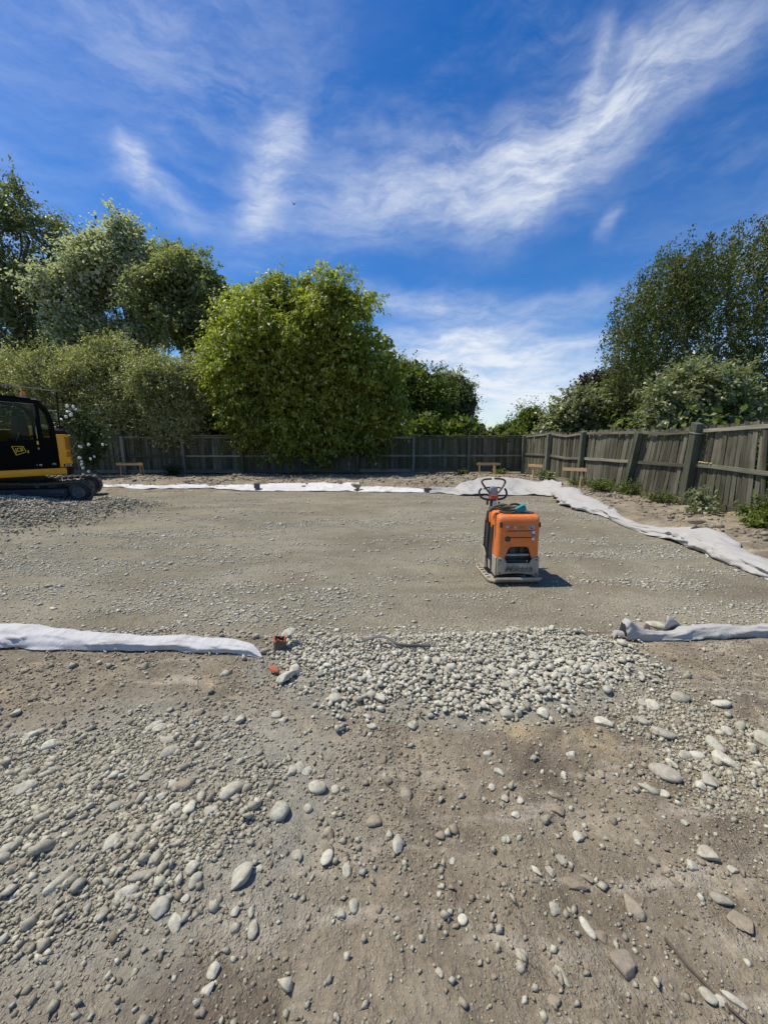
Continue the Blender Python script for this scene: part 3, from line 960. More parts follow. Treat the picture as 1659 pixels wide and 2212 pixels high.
STONES_RIGHT = [(0.05,1.22,0.07,0.037,85),(0.59,1.12,0.043,0.025,110),(0.47,1.23,0.027,0.027,0),(0.54,1.33,0.036,0.028,0),(0.83,1.53,0.032,0.033,0),(0.92,1.65,0.048,0.04,0),(1.19,1.86,0.087,0.063,144),(1.45,1.78,0.107,0.061,161),(1.67,1.7,0.07,0.099,0),(1.63,1.6,0.099,0.06,106),(1.29,1.52,0.106,0.069,135),(1.46,1.49,0.076,0.083,0),(1.16,1.44,0.069,0.039,152),(1.19,1.17,0.073,0.056,169),(0.56,1.01,0.042,0.031,151),(0.64,0.96,0.058,0.028,106),(0.41,0.9,0.044,0.024,132),(0.51,0.85,0.047,0.031,106),(0.16,0.86,0.023,0.02,133),(0.89,0.81,0.04,0.033,151),(0.92,0.8,0.033,0.024,151),(1.12,1.03,0.057,0.034,149),(0.25,0.98,0.027,0.024,0),(0.25,1.16,0.026,0.023,0),(1.94,1.73,0.074,0.096,0),(1.24,1.12,0.041,0.025,0),(1.1,1.13,0.036,0.028,138),(0.89,1.92,0.065,0.073,0),(0.16,1.84,0.066,0.05,0),(0.51,1.64,0.046,0.033,0),(0.53,1.54,0.046,0.035,148),(0.48,1.47,0.035,0.025,71),(0.68,1.91,0.086,0.062,0),(1.76,2.06,0.106,0.065,0),(1.97,2.02,0.09,0.057,0),(1.51,2.02,0.055,0.061,0),(1.55,2,0.068,0.079,0),(0.75,1.24,0.042,0.038,0),(0.58,1.4,0.03,0.029,0),(0.52,1.41,0.03,0.034,0),(0.65,1.16,0.039,0.034,70),(0.54,1.12,0.041,0.023,110),(1.2,1.29,0.026,0.027,0),(1.41,1.86,0.059,0.055,0),(0.96,0.8,0.06,0.018,140),(1.47,1.64,0.057,0.042,0),(1.52,1.64,0.068,0.04,0),(1.37,1.59,0.069,0.038,82),(1.81,1.8,0.052,0.049,0),(1.54,1.58,0.051,0.044,0),(1.21,1.42,0.04,0.035,0),(1.4,1.46,0.041,0.044,0)]
STONES_DULL = [(0.67,0.94,0.043,0.032,151),(0.7,0.88,0.075,0.072,0),(0.74,1.42,0.064,0.049,148),(0.72,1.35,0.061,0.051,149),(0.81,1.34,0.039,0.035,0),(0.66,1.08,0.089,0.048,160),(0.71,1.1,0.054,0.031,140),(1.13,0.97,0.073,0.058,119)]
OWN_LEFT = {
    0: 'long pale oval stone lying slanted at the top of the left gravel spread',
    1: 'large flat round stone alone on soil beside the left gravel spread',
    2: 'round pale stone largest of the small cluster above the lone flat stone',
    6: 'biggest rough pale stone standing at the right edge of the left gravel',
    7: 'round disc-like stone at the bottom of the left gravel spread',
    8: 'oval stone leaning just beside the round disc-like stone',
    9: 'big upright pale stone far out in the left gravel by the picture edge',
    10: 'broad half-buried stone in the middle of the left gravel',
    11: 'blunt grey stone near the left picture edge, upper part of the gravel',
    12: 'flat oval stone alone in upper left of the gravel spread',
    22: 'large round boulder-like stone at the lower left rim of the pale gravel bed',
    23: 'white oval stone lying on soil just below the pale gravel bed, left one',
    26: 'long thin stone lying slanted in the lower left gravel',
    32: 'grey angular stone alone on brown soil below the left gravel',
    33: 'white stone just below the grey angular one on brown soil',
    34: 'oval stone on the soil edge right below the biggest rough stone',
    38: 'flat leaf-shaped brownish stone in the bare soil at centre',
    36: 'white triangular stone on bare soil at lower centre',
    37: 'white oval stone beside the triangular one on bare soil',
    53: 'long narrow stone slanting in the far upper left of the gravel',
}
OWN_RIGHT = {
    0: 'pale egg-shaped stone standing alone at the very centre of the bare soil',
    1: 'small white oval stone beside the brown clod right of centre',
    6: 'flat beige oval stone below the right rim of the gravel bed',
    7: 'long beige stone lying level in the right-hand stone scatter',
    8: 'blocky pale stone highest in the right-hand stone scatter',
    10: 'long slanting pale stone at the lower left of the right-hand scatter',
    11: 'broad round stone half sunk in the middle of the right-hand scatter',
    13: 'large white oval stone alone at the right side of the soil',
    14: 'white pointed stone on soil right of the bottom centre',
    15: 'long white stone standing beside a dark grey stone, bottom right',
    16: 'grey-white oval stone alone left of the big brown rock',
    17: 'pale brownish upright stone just left of the big brown rock',
    19: 'white block-like stone near the bottom right corner',
    20: 'small white stone touching the white block at bottom right',
    21: 'pale wedge stone near the right picture edge below the white oval stone',
    24: 'big flat round stone cut by the right picture edge',
    27: 'round stone at the lower rim of the pale gravel bed, right of its middle',
    28: 'white oval stone on soil below the pale gravel bed, right one',
    32: 'pointed flat stone at the lower rim of the gravel bed',
    33: 'long flat beige stone on soil right of the gravel bed',
}
OWN_DULL = {
    0: 'dark grey stone leaning against a long white one, bottom right',
    1: 'big flat brown rock sunk in the soil at bottom right',
    2: 'brown clod, upper one of a pair right of centre',
    3: 'brown clod, lower one of a pair right of centre',
    4: 'small brown clod right of the clod pair',
    5: 'broad flat brown clod with a cracked edge, lower right of centre',
    6: 'narrow brown clod lying on the broad cracked one',
    7: 'flat brown slab of rock at the lower right picture edge',
}
V_ROUND = [np_mesh('river_stone', stone_shape(ICO3[0], 900 + k, 0.21, (3, 6, 2, 8, 4, 9, 6, 3, 7, 10, 5, 6)[k]), ICO3[1], MAT['stone_single'], True) for k in range(12)]
V_DULL = [np_mesh('soil_clod', stone_shape(ICO3[0], 950 + k, 0.34, 9), ICO3[1], MAT['stone_dull'], True) for k in range(3)]
n_stones = 0


def place_stone(name, meshes, i, x, y, a, b, rot, c=None, sink=0.32, zextra=0.0, tiltv=0.12, **kw):
    o = link(name, meshes[i % len(meshes)], **kw)
    c = (c or 0.62 * min(a, b) + 0.08 * max(a, b))
    o.scale = (a * .52, b * .54, c * .50)
    o.rotation_euler = (random.gauss(0, tiltv), random.gauss(0, tiltv), R(rot))
    o.location = (x, y, sz(x, y) + c / 2 * (1 - 2 * sink) + zextra)
    return o


for i, (x, y, a, b, r) in enumerate(STONES_LEFT):
    lab = OWN_LEFT.get(i)
    if lab:
        place_stone('river_stone', V_ROUND, i, x, y, a, b, r, label=lab, cat='stone', group='single stones of the foreground')
    else:
        place_stone('river_stone', V_ROUND, i, x, y, a, b, r, label='small pale stone among the gravel at the %s %s of the left foreground spread' % ('upper' if y > 1.4 else 'lower', 'outer side' if x < -.95 else ('middle' if x < -.55 else 'inner side')), cat='stone', group='small stones of the left gravel spread')
for i, (x, y, a, b, r) in enumerate(STONES_RIGHT):
    lab = OWN_RIGHT.get(i)
    if lab:
        place_stone('river_stone', V_ROUND, i + 4, x, y, a, b, r, label=lab, cat='stone', group='single stones of the foreground')
    else:
        place_stone('river_stone', V_ROUND, i + 4, x, y, a, b, r, label='small pale stone on the %s of the right foreground soil' % (('upper' if y > 1.55 else 'middle' if y > 1.1 else 'lower') + (' outer part' if x > 1.05 else ' inner part')), cat='stone', group='small stones scattered over the right foreground')
for i, (x, y, a, b, r) in enumerate(STONES_DULL):
    nm = 'rock' if i in (0, 1, 7) else 'soil_clod'
    place_stone(nm, V_DULL, i, x, y, a, b, r, c=min(a, b) * 0.5, label=OWN_DULL[i], cat='rock' if nm == 'rock' else 'clod', group='brown rocks and clods of the foreground')
# larger stones on top of the pale gravel bed
gp = np.random.default_rng(311)
pts = []
cand = sample(6000, -0.9, 1.95, 1.85, 3.0, lambda x, y: pile_mask(x, y) * (1 - bare(x, y)) * np.clip(0.25 + 1.0 * (y < 2.3) + 0.9 * (y > 2.75) * (x > .2) + 0.35 * (x > 1.1), 0, 1), 81)
for x, y in cand:
    s = float(np.clip(0.034 + 0.012 * gp.gamma(1.5, 0.7), 0.036, 0.075))
    if all((x - p[0]) ** 2 + (y - p[1]) ** 2 > ((s + p[2]) * 0.5) ** 2 for p in pts):
        pts.append((x, y, s))
    if len(pts) >= 178:
        break
ROWS = ((2.22, 'front rim'), (2.62, 'middle'), (9, 'back rim'))
COLS = ((-.35, 'left end'), (.3, 'left half'), (.85, 'centre'), (1.35, 'right half'), (9, 'right end'))
zone = lambda x, y: (next(n for l, n in ROWS if y < l), next(n for l, n in COLS if x < l))
big = {}
for x, y, s in pts:
    z_ = zone(x, y)
    if s > big.get(z_, (0,))[0]:
        big[z_] = (s, x, y)


def bed_label(x, y, s):
    z_ = zone(x, y)
    if big[z_] == (s, x, y):
        return 'largest pale river stone at the %s, %s of the river gravel bed' % z_
    return 'rounded pale river stone at the %s, %s of the river gravel bed' % z_


for i, (x, y, s) in enumerate(pts):
    place_stone('river_stone', V_ROUND, i, x, y, s, s * gp.uniform(0.55, 0.92), gp.uniform(0, 180), c=s * gp.uniform(0.42, 0.66), sink=0.12, zextra=0.010, tiltv=0.3,
                label=bed_label(x, y, s), cat='stone', group='river stones on the gravel bed')

# ------------------------------------------------------------------ cloth strips
def catmull(P, n):
    P = np.array(P, float)
    P = np.vstack([2 * P[0] - P[1], P, 2 * P[-1] - P[-2]])
    out = []
    segs = len(P) - 3
    for t in np.linspace(0, segs - 1e-6, n):
        i = int(t)
        u = t - i
        a, b, c, d = P[i:i + 4]
        out.append(0.5 * ((2 * b) + (c - a) * u + (2 * a - 5 * b + 4 * c - d) * u * u + (-a + 3 * b - 3 * c + d) * u ** 3))
    return np.array(out)


def cloth_roll(name, path, n, seed, mat, label, wr=0.14, freq=1.0, twist=1.5, m=40):
    """rolled, folded-over strip; path rows: x, y, lift, width, height"""
    S = catmull(path, n)
    xy = S[:, :2]
    d = np.gradient(xy, axis=0)
    d /= np.linalg.norm(d, axis=1)[:, None] + 1e-9
    nr = np.stack([-d[:, 1], d[:, 0]], -1)
    L = np.concatenate([[0], np.cumsum(np.linalg.norm(np.diff(xy, axis=0), axis=1))])
    th = np.linspace(0, 2 * math.pi, m, endpoint=False)
    ct, st = np.cos(th), np.sin(th)
    ux = np.sign(ct) * np.abs(ct) ** 0.75
    uz = np.where(st > 0, np.abs(st) ** 0.8, -np.abs(st) ** 0.9 * 0.35)
    W, H = S[:, 3:4] / 2, S[:, 4:5]
    Lg, Tg = np.meshgrid(L, th, indexing='ij')
    # diagonal folds: ridged noise along the strip, slanting round it
    f1 = 1 - np.abs(fbm(Lg * 2.2 * freq + Tg * 0.25 * twist, np.sin(Tg) * 0.9 + np.cos(Tg) * 1.3 + seed, seed, 3))
    f2 = 1 - np.abs(vn(Lg * 5.5 * freq - Tg * 0.6, np.cos(Tg) * 2.2, seed + 5))
    f3 = vn(Lg * 16 * freq, np.cos(Tg) * 3, seed + 9)
    f1 = np.clip(f1, 0, 1) ** 2.2 * 1.25
    k = 1 + wr * (f1 - 0.45) * 1.8 + wr * 0.55 * (f2 - 0.5) + wr * 0.12 * f3
    sidew = (0.10 * vn(L * 2.1 * freq, L * 0, seed + 2))[:, None] * W * 2
    X = (ux[None] * W * k + sidew)
    Z = (uz[None] * H * (0.6 * k + 0.4))
    px = xy[:, 0:1] + nr[:, 0:1] * X
    py = xy[:, 1:2] + nr[:, 1:2] * X
    gz = surf(xy[:, 0], xy[:, 1])[:, None]
    sag = surf(px.ravel(), py.ravel()).reshape(px.shape)
    base = 0.5 * gz + 0.5 * sag
    pz = base + S[:, 2:3] + Z + 0.3 * H
    V = np.stack([px, py, pz], -1).reshape(-1, 3)
    i, j = np.meshgrid(np.arange(n - 1), np.arange(m), indexing='ij')
    F = np.stack([i * m + j, (i + 1) * m + j, (i + 1) * m + (j + 1) % m, i * m + (j + 1) % m], -1).reshape(-1, 4)
    me = np_mesh(name, V, F, MAT[mat], True)
    return me


def cloth_sheet(name, near, far, n, m, seed, mat, amp=0.05, freq=1.0, lift=0.012, hump=0.0, thick=0.006):
    """cloth draped between two edge lines (x, y, extra height)"""
    A, B = catmull(near, n), catmull(far, n)
    v = np.linspace(0, 1, m)
    P = A[:, None, :] * (1 - v)[None, :, None] + B[:, None, :] * v[None, :, None]
    L = np.concatenate([[0], np.cumsum(np.linalg.norm(np.diff(A[:, :2], axis=0), axis=1))])
    Lg, Vg = np.meshgrid(L, v, indexing='ij')
    r1 = 1 - np.abs(fbm(Lg * 1.3 * freq + Vg * 1.1, Vg * 1.6 + Lg * 0.35, seed, 4))
    r2 = 1 - np.abs(vn(Lg * 4.3 * freq - Vg * 2.2, Vg * 2.5, seed + 8))
    fold = amp * (np.clip(r1, 0, 1) ** 2 * 1.2 + 0.35 * r2)
    X = P[..., 0] + 0.05 * vn(Lg * 3, Vg * 3, seed + 3)
    Y = P[..., 1] + 0.07 * vn(Lg * 2.3, Vg * 2 + 9, seed + 4)
    g = surf(X.ravel(), Y.ravel()).reshape(X.shape)
    edge = np.minimum(np.minimum(v, 1 - v) * 6, 1)[None]
    Z = g + lift + P[..., 2] + fold * (0.35 + 0.65 * edge) + hump * np.sin(v * math.pi)[None]
    V = np.stack([X, Y, Z], -1).reshape(-1, 3)
    i, j = np.meshgrid(np.arange(n - 1), np.arange(m - 1), indexing='ij')
    F = np.stack([i * m + j, (i + 1) * m + j, (i + 1) * m + j + 1, i * m + j + 1], -1).reshape(-1, 4)
    return np_mesh(name, V, F, MAT[mat], True)


def build_cloth():
    props(link('ground_cloth', cloth_roll('ground_cloth', [(-8.5, 2.80, 0, .26, .07), (-6.2, 2.72, 0, .26, .07), (-4.4, 2.73, 0, .26, .07), (-3.5, 2.75, 0, .27, .075), (-2.93, 2.74, 0, .25, .072), (-2.55, 2.71, 0, .23, .064), (-2.18, 2.685, 0, .19, .056), (-1.82, 2.66, 0, .17, .052),
               (-1.47, 2.64, 0, .15, .050), (-1.2, 2.615, 0, .14, .048), (-1.02, 2.575, 0, .11, .042), (-0.92, 2.53, 0, .06, .03), (-0.86, 2.49, 0, .01, .008)], 620, 3, 'fabric_mid', '', wr=0.15, freq=1.0, twist=1.2)),
          'white geotextile rolled into a long strip at the left front edge of the pad', 'ground cloth', 'strips of ground cloth round the pad')
    a = empty('ground_cloth', (2.4, 2.82, 0), label='grey twisted geotextile strip with an open torn end at the right front edge', cat='ground cloth', group='strips of ground cloth round the pad')
    me = cloth_roll('strip', [(1.86, 2.80, 0, .09, .085), (1.90, 2.80, 0, .10, .110), (1.98, 2.795, 0, .075, .072), (2.12, 2.785, 0, .06, .048), (2.26, 2.785, 0, .08, .040), (2.38, 2.80, 0, .12, .058), (2.55, 2.83, 0, .14, .062),
               (2.79, 2.87, 0, .16, .068), (3.1, 2.91, 0, .19, .078), (3.6, 2.96, 0, .21, .08), (4.3, 3.05, 0, .23, .08)], 260, 8, 'fabric_grey', '', wr=0.17, freq=1.8, twist=2.6)
    o = link('strip', me, None, a)
    o.location = (-2.4, -2.82, 0)
    # torn flap standing up behind the strip
    z0 = sz(2.3, 2.9)
    vs, n = [], 14
    for k in range(n):
        t = k / (n - 1)
        x = 2.39 - 0.165 * t
        y = 2.86 + 0.04 * t + 0.02 * math.sin(t * 5)
        top = 0.035 + 0.105 * t ** 0.8
        for s in range(4):
            vs.append((x + 0.012 * s, y + 0.016 * math.sin(s * 1.1 + t * 3), z0 + 0.02 + (top - 0.02 * (1 - t)) * s / 3))
    F = np.array([(i * 4 + j, (i + 1) * 4 + j, (i + 1) * 4 + j + 1, i * 4 + j + 1) for i in range(n - 1) for j in range(3)])
    o = link('flap', np_mesh('flap', np.array(vs), F, MAT['fabric_grey'], True), None, a)
    o.modifiers.new('thick', 'SOLIDIFY').thickness = 0.006
    o.location = (-2.4, -2.82, 0)
    # dark open end
    mb = MB()
    mb.tube([(1.862, 2.80, sz(1.86, 2.8) + .02), (1.815, 2.80, sz(1.8, 2.8) + .028), (1.795, 2.81, sz(1.8, 2.8) + 0.006)], [.035, .03, .006], 10, flat=0.8)
    o = mb.build('open_end', MAT['fabric_grey'], a, True)
    o.location = (-2.4, -2.82, 0)

    props(link('ground_cloth', cloth_roll('ground_cloth', [(5.30, 11.4, 0, .62, .13), (5.14, 10.4, 0, .75, .12), (5.02, 9.4, 0, .70, .10), (4.97, 8.7, 0, .46, .10), (4.92, 8.25, 0, .26, .11), (4.76, 7.6, 0, .22, .10),
               (4.72, 7.1, 0, .26, .085), (4.86, 6.65, 0, .48, .10), (5.0, 6.25, 0, .64, .11), (4.98, 5.8, 0, .56, .11), (4.86, 5.3, 0, .42, .12), (4.74, 4.8, 0, .34, .11), (4.66, 4.3, 0, .32, .10), (4.55, 3.6, 0, .32, .10), (4.42, 3.1, 0, .3, .1)],
               520, 14, 'fabric_grey', '', wr=0.20, freq=0.75, twist=2.2, m=48)),
          'long grey geotextile strip winding along the right side of the pad', 'ground cloth', 'strips of ground cloth round the pad')
    me = cloth_sheet('ground_cloth', [(-13, 13.2, 0), (-9.8, 13.15, 0), (-6.4, 13.05, 0), (-4.1, 12.75, 0), (-2.3, 12.8, 0), (-0.9, 12.75, 0)],
                     [(-13, 13.65, -.05), (-9.8, 13.6, -.05), (-6.4, 13.55, -.05), (-4.6, 13.6, -0.01), (-2.4, 13.7, .0), (-0.9, 13.75, .0)], 420, 22, 31, 'fabric_white', amp=0.05, freq=1.0)
    o = props(link('ground_cloth', me), 'long white geotextile strip along the far bank beneath the trees', 'ground cloth', 'strips of ground cloth round the pad')
    o.modifiers.new('thick', 'SOLIDIFY').thickness = 0.008
    me = cloth_sheet('ground_cloth', [(-0.85, 12.65, 0), (0.0, 12.5, 0), (0.75, 12.4, 0), (1.5, 12.45, -.01)], [(-0.85, 13.3, 0.0), (0.0, 13.25, 0.0), (0.75, 13.2, 0), (1.5, 12.9, -.02)], 150, 16, 35, 'fabric_white', amp=0.05, freq=1.2)
    o = props(link('ground_cloth', me), 'short white cloth length right of the dark block on the far bank', 'ground cloth', 'strips of ground cloth round the pad')
    o.modifiers.new('thick', 'SOLIDIFY').thickness = 0.008
    me = cloth_sheet('ground_cloth', [(1.45, 12.35, 0), (2.2, 12.05, 0), (2.5, 11.7, 0), (3.3, 11.65, 0), (3.8, 11.6, 0), (4.6, 11.6, 0), (5.1, 11.3, 0)],
                     [(1.45, 12.75, -.02), (2.3, 13.0, 0.02), (2.8, 13.5, 0.08), (3.5, 13.9, 0.08), (4.6, 13.9, .09), (5.4, 13.3, 0.08), (5.75, 12.2, 0.05)], 260, 46, 47, 'fabric_grey', amp=0.13, freq=0.8)
    o = props(link('ground_cloth', me), 'crumpled heap of grey geotextile in the far right corner of the pad', 'ground cloth', 'strips of ground cloth round the pad')
    o.modifiers.new('thick', 'SOLIDIFY').thickness = 0.008


build_cloth()

# ------------------------------------------------------------------ fences
def plank_mesh(name, w, t, h, mat, seed, cut=0.0):
    g = random.Random(seed)
    mb = MB()
    n = 3
    vs, fs = [], []
    for k in range(n + 1):
        z = h * k / n
        dx = g.uniform(-.004, .004)
        dy = g.uniform(-.006, .006)
        ww = w * (1 + g.uniform(-.03, .03))
        zt = g.uniform(-.012, .012) if k == n else 0
        vs += [(dx - ww / 2, dy - t / 2, z + zt), (dx + ww / 2, dy - t / 2, z - zt), (dx + ww / 2, dy + t / 2, z - zt), (dx - ww / 2, dy + t / 2, z + zt)]
    for k in range(n):
        a, b = k * 4, k * 4 + 4
        for q in range(4):
            fs.append((a + q, a + (q + 1) % 4, b + (q + 1) % 4, b + q))
    fs += [(3, 2, 1, 0), tuple(n * 4 + q for q in range(4))]
    return mb.add(vs, fs).mesh(name, mat)


def build_fences():
    # --- back fence: line from (-19, 17.0) to the corner (6.62, 18.55); y towards the camera carries posts and rails
    A, B = Vector((-20.0, 17.15, 0)), Vector((6.62, 18.55, 0))
    d = (B - A)
    Lf = d.length
    ang = math.atan2(d.y, d.x)
    root = empty('timber_fence', A, ang, label='weathered grey paling fence in shade under the trees at the far side', cat='fence', group='timber fences')
    pal = [plank_mesh('paling', 0.122, 0.019, 1.62, MAT['fence_wood_back'], 60 + k) for k in range(6)]
    gaps = 0.1185
    n = int(Lf / gaps)
    g = random.Random(5)
    u2w = lambda u: (A + d.normalized() * u)
    gz = 0.06
    first = max(0, n - 296)
    for i in range(first, n):
        u = Lf - 0.08 - (n - 1 - i) * gaps
        o = link('paling', pal[g.randrange(6)], None, root)
        o.location = (u, 0.035 + (i % 2) * 0.022, gz + 0.10 + g.uniform(-.012, .012))
        o.rotation_euler = (g.gauss(0, .006), g.gauss(0, .006), g.gauss(0, .012))
    us = [Lf - 2.62 * k - (0.02 if k else 0) for k in range(11)]
    post = MB().box((0, 0, 0.9), (0.125, 0.125, 1.86)).mesh('post', MAT['fence_post'], bevel=0.008)
    for k, u in enumerate(us):
        if u < 0: continue
        o = link('post', post, None, root)
        o.location = (u, -0.085, -0.04 + g.uniform(-.03, .02))
        o.rotation_euler = (g.gauss(0, .01), g.gauss(0, .012), 0)
    for k in range(len(us) - 1):
        u1, u0 = us[k], max(us[k + 1], 0)
        if u1 <= 0: continue
        for z, hh, tt in ((1.70, 0.085, 0.05), (0.86, 0.085, 0.05), (0.17, 0.15, 0.03)):
            mb = MB().box(((u0 + u1) / 2, -0.003, z + gz - 0.02), (u1 - u0 - 0.006, tt, hh))
            mb.build('rail', MAT['fence_rail'], root, bevel=0.004)
        mb = MB().box(((u0 + u1) / 2, 0.01, 1.77 + gz), (u1 - u0 - 0.01, 0.11, 0.032), rot=None)
        mb.build('capping_rail', MAT['fence_rail'], root, bevel=0.004)
    # --- right fence: from the corner towards the camera; boards lean along the fence
    A = Vector((6.62, 18.45, 0))
    B = Vector((7.18, 2.6, 0))
    d = B - A
    Lf = d.length
    ang = math.atan2(d.y, d.x)           # local +X runs towards the camera, local -Y... side facing the pad is -Y (west)
    root = empty('timber_fence', A, ang, label='leaning weathered paling fence with heavy posts along the right side', cat='fence', group='timber fences')
    posts = [0.10, 2.62, 5.15, 7.75, 9.72, 12.25, 14.8]
    plean = [0.0, 0.03, 0.035, 0.20, 0.06, -0.10, -0.06]
    ptop = [1.86, 1.90, 1.90, 1.84, 1.95, 1.95, 1.95]
    pw = [0.13, 0.14, 0.15, 0.15, 0.17, 0.17, 0.17]
    lean_pts = [(0, 0.0), (2.6, 0.0), (5.1, 0.05), (7.0, 0.12), (7.75, 0.16), (8.6, 0.11), (9.7, 0.08), (10.6, 0.0), (11.6, -0.11), (12.3, -0.16), (16.5, -0.10)]
    lean = lambda u: float(np.interp(u, [p[0] for p in lean_pts], [p[1] for p in lean_pts]))
    g = random.Random(9)
    gx = lambda u: A + d.normalized() * u
    side = -1  # pad side in local y: local y axis = rot90 of direction
    nrm = Vector((-math.sin(ang), math.cos(ang), 0))
    side = 1 if nrm.x < 0 else -1
    topz = lambda u: float(np.interp(u, [0, 2.6, 3.8, 5.1, 7.7, 8.6, 9.7, 12.2, 16.5], [1.82, 1.90, 1.78, 1.86, 1.82, 1.76, 1.80, 1.87, 1.84]))
    midz = lambda u: float(np.interp(u, [0, 2.6, 3.9, 5.1, 7.7, 9.5, 9.9, 12.2, 16.5], [0.97, 1.00, 0.93, 0.97, 0.98, 0.98, 1.02, 0.90, 0.92]))
    botz = lambda u: float(np.interp(u, [0, 2.6, 5.1, 7.7, 9.5, 9.9, 12.2, 16.5], [0.19, 0.13, 0.14, 0.15, 0.17, 0.22, 0.08, 0.1]))
    pal = [plank_mesh('paling', 0.100, 0.02, 1.66, MAT['fence_wood'], 160 + k) for k in range(7)]
    u = 0.2
    while u < Lf:
        o = link('paling', pal[g.randrange(7)], None, root)
        b0 = botz(u) - 0.05
        hgt_ = topz(u) + 0.055 - b0 + g.uniform(-.02, .035)
        o.scale = (g.uniform(.80, 1.0), 1, hgt_ / 1.66)
        ln = lean(u) + g.gauss(0, .012)
        o.location = (u - ln * 0.8, -side * (0.055 + g.uniform(0, .006)), b0)
        o.rotation_euler = (g.gauss(0, .008), ln, side * -0.13 + g.gauss(0, .04))
        u += 0.116 + g.uniform(-.004, .006)
    for k, u in enumerate(posts):
        mb = MB()
        w = pw[k]
        mb.prism([(-w / 2, -0.25), (w / 2, -0.25), (w / 2, ptop[k] - 0.04), (-w / 2, ptop[k])], -w / 2, w / 2, 'y')
        o = mb.build('post', MAT['fence_post'], root, bevel=0.008)
        o.location = (u - plean[k] * 0.9, side * 0.05, 0.0)
        o.rotation_euler = (side * -0.01, plean[k], 0)
    for k in range(len(posts) - 1):
        u0, u1 = posts[k], posts[k + 1]
        for fz, off, hh, tt in ((topz, -0.045, 0.075, 0.045), (midz, 0, 0.085, 0.045), (botz, 0, 0.14, 0.032)):
            mb = MB()
            nseg = 6
            vs, fs = [], []
            for q in range(nseg + 1):
                uu = u0 + 0.05 + (u1 - u0 - 0.10) * q / nseg
                z = fz(uu) + off
                jit = 0.006 * math.sin(q * 2.1 + k)
                l_ = lean(uu) * (z - 0.8)
                for yy, zz in ((-tt / 2, -hh / 2), (tt / 2, -hh / 2), (tt / 2, hh / 2), (-tt / 2, hh / 2)):
                    vs.append((uu + l_, side * (-0.012) + yy + jit, z + zz))
            for q in range(nseg):
                a, b = q * 4, q * 4 + 4
                for r_ in range(4):
                    fs.append((a + r_, a + (r_ + 1) % 4, b + (r_ + 1) % 4, b + r_))
            fs += [(3, 2, 1, 0), tuple(nseg * 4 + q for q in range(4))]
            mb.add(vs, fs)
            mb.build('rail', MAT['fence_rail'], root, bevel=0.004)
    # wire tied round the big post
    p4 = gx(posts[4])
    mb = MB()
    loop = []
    for k in range(24):
        a = 2 * math.pi * k / 24
        loop.append((posts[4] + 0.03 + 0.115 * math.cos(a) * (1.5 if math.cos(a) > 0 else 1), side * 0.05 + 0.125 * math.sin(a), 1.72 - 0.03 * math.cos(a)))
    mb.tube(loop, 0.006, 6, closed=True)
    mb.build('wire_tie', MAT['wire_grey'], root, True)
    # pale yellow lumps on the middle rail of the near bay
    for k, du in enumerate((0.14, 0.205, 0.27, 0.33, 0.42)):
        uu = posts[4] + 0.05 + du
        w = gx(uu) + nrm * side * 0.0
        v = stone_shape(ICO2[0], 400 + k, 0.08) * np.array([0.030, 0.022, 0.017])
        o = link('yellow_lump', np_mesh('yellow_lump', v, ICO2[1], MAT['lump_yellow'], True), label=('first', 'second', 'third', 'fourth', 'fifth')[k] + ' pale yellow lump from the wired post on the near fence rail', cat='lump', group='yellow lumps on the fence rail')
        o.location = (w.x - 0.012, w.y, midz(uu) + 0.0425 + 0.018)
        o.rotation_euler = (0, 0, g.uniform(0, 3))


build_fences()

# ------------------------------------------------------------------ trees
def unit(v):
    return v / (np.linalg.norm(v, axis=-1, keepdims=True) + 1e-9)


def leaf_cards(c, axis, nrm, L, W, fold=0.18):
    axis = unit(axis)
    nrm = unit(nrm - axis * (nrm * axis).sum(-1, keepdims=True))
    b = np.cross(axis, nrm)
    L = L[:, None]
    W = W[:, None]
    V = np.stack([c - axis * L * .5, c + b * W * .5 - axis * L * .08 + nrm * W * fold, c + axis * L * .5, c - b * W * .5 - axis * L * .08 + nrm * W * fold], 1)
    n = len(c)
    F = np.arange(n * 4).reshape(n, 4)
    return V.reshape(-1, 3), F


def dirnoise(d, s):
    return (np.sin(d @ np.array([2.1, 1.3, .7]) * 1.7 + s) + np.sin(d @ np.array([-1.2, 2.3, 1.1]) * 2.3 + s * 1.7) + np.sin(d @ np.array([.4, -1.7, 2.6]) * 3.1 + s * 2.3)) / 3


def sublobes(lobes, seed, n=9, k=(.30, .46)):
    """smaller bosses over each main lobe so the outline is uneven"""
    g = np.random.default_rng(seed + 1000)
    out = []
    for lb in lobes:
        lb = np.array(lb, float)
        out.append((*lb[:3], *(lb[3:6] * .72)))
        for _ in range(n):
            d = unit(g.normal(size=3))
            d[2] = d[2] * .8 + .12
            f = g.uniform(*k)
            c = lb[:3] + d * lb[3:6] * (1.02 - f * .75)
            r = float(np.mean(lb[3:6])) * f
            out.append((*c, r * g.uniform(.85, 1.2), r * g.uniform(.85, 1.2), r * g.uniform(.85, 1.25)))
    return out


def crown_points(lobes, nclump, g, shell=(0.45, 1.0), seed=0, lump=0.16):
    lob = np.array(sublobes(lobes, seed), float)
    wgt = (lob[:, 3] * lob[:, 4] * lob[:, 5]) ** 0.62
    idx = g.choice(len(lob), nclump, p=wgt / wgt.sum())
    d = unit(g.normal(size=(nclump, 3)))
    rr = shell[0] + (shell[1] - shell[0]) * g.uniform(0, 1, nclump) ** 0.5
    rr = rr * (1 + lump * dirnoise(d * 1.6 + idx[:, None], seed))
    return lob[idx, :3] + d * rr[:, None] * lob[idx, 3:6], d, idx


def tnorm(g, shape, lim=1.7):
    return np.clip(g.normal(0, 1, shape), -lim, lim)


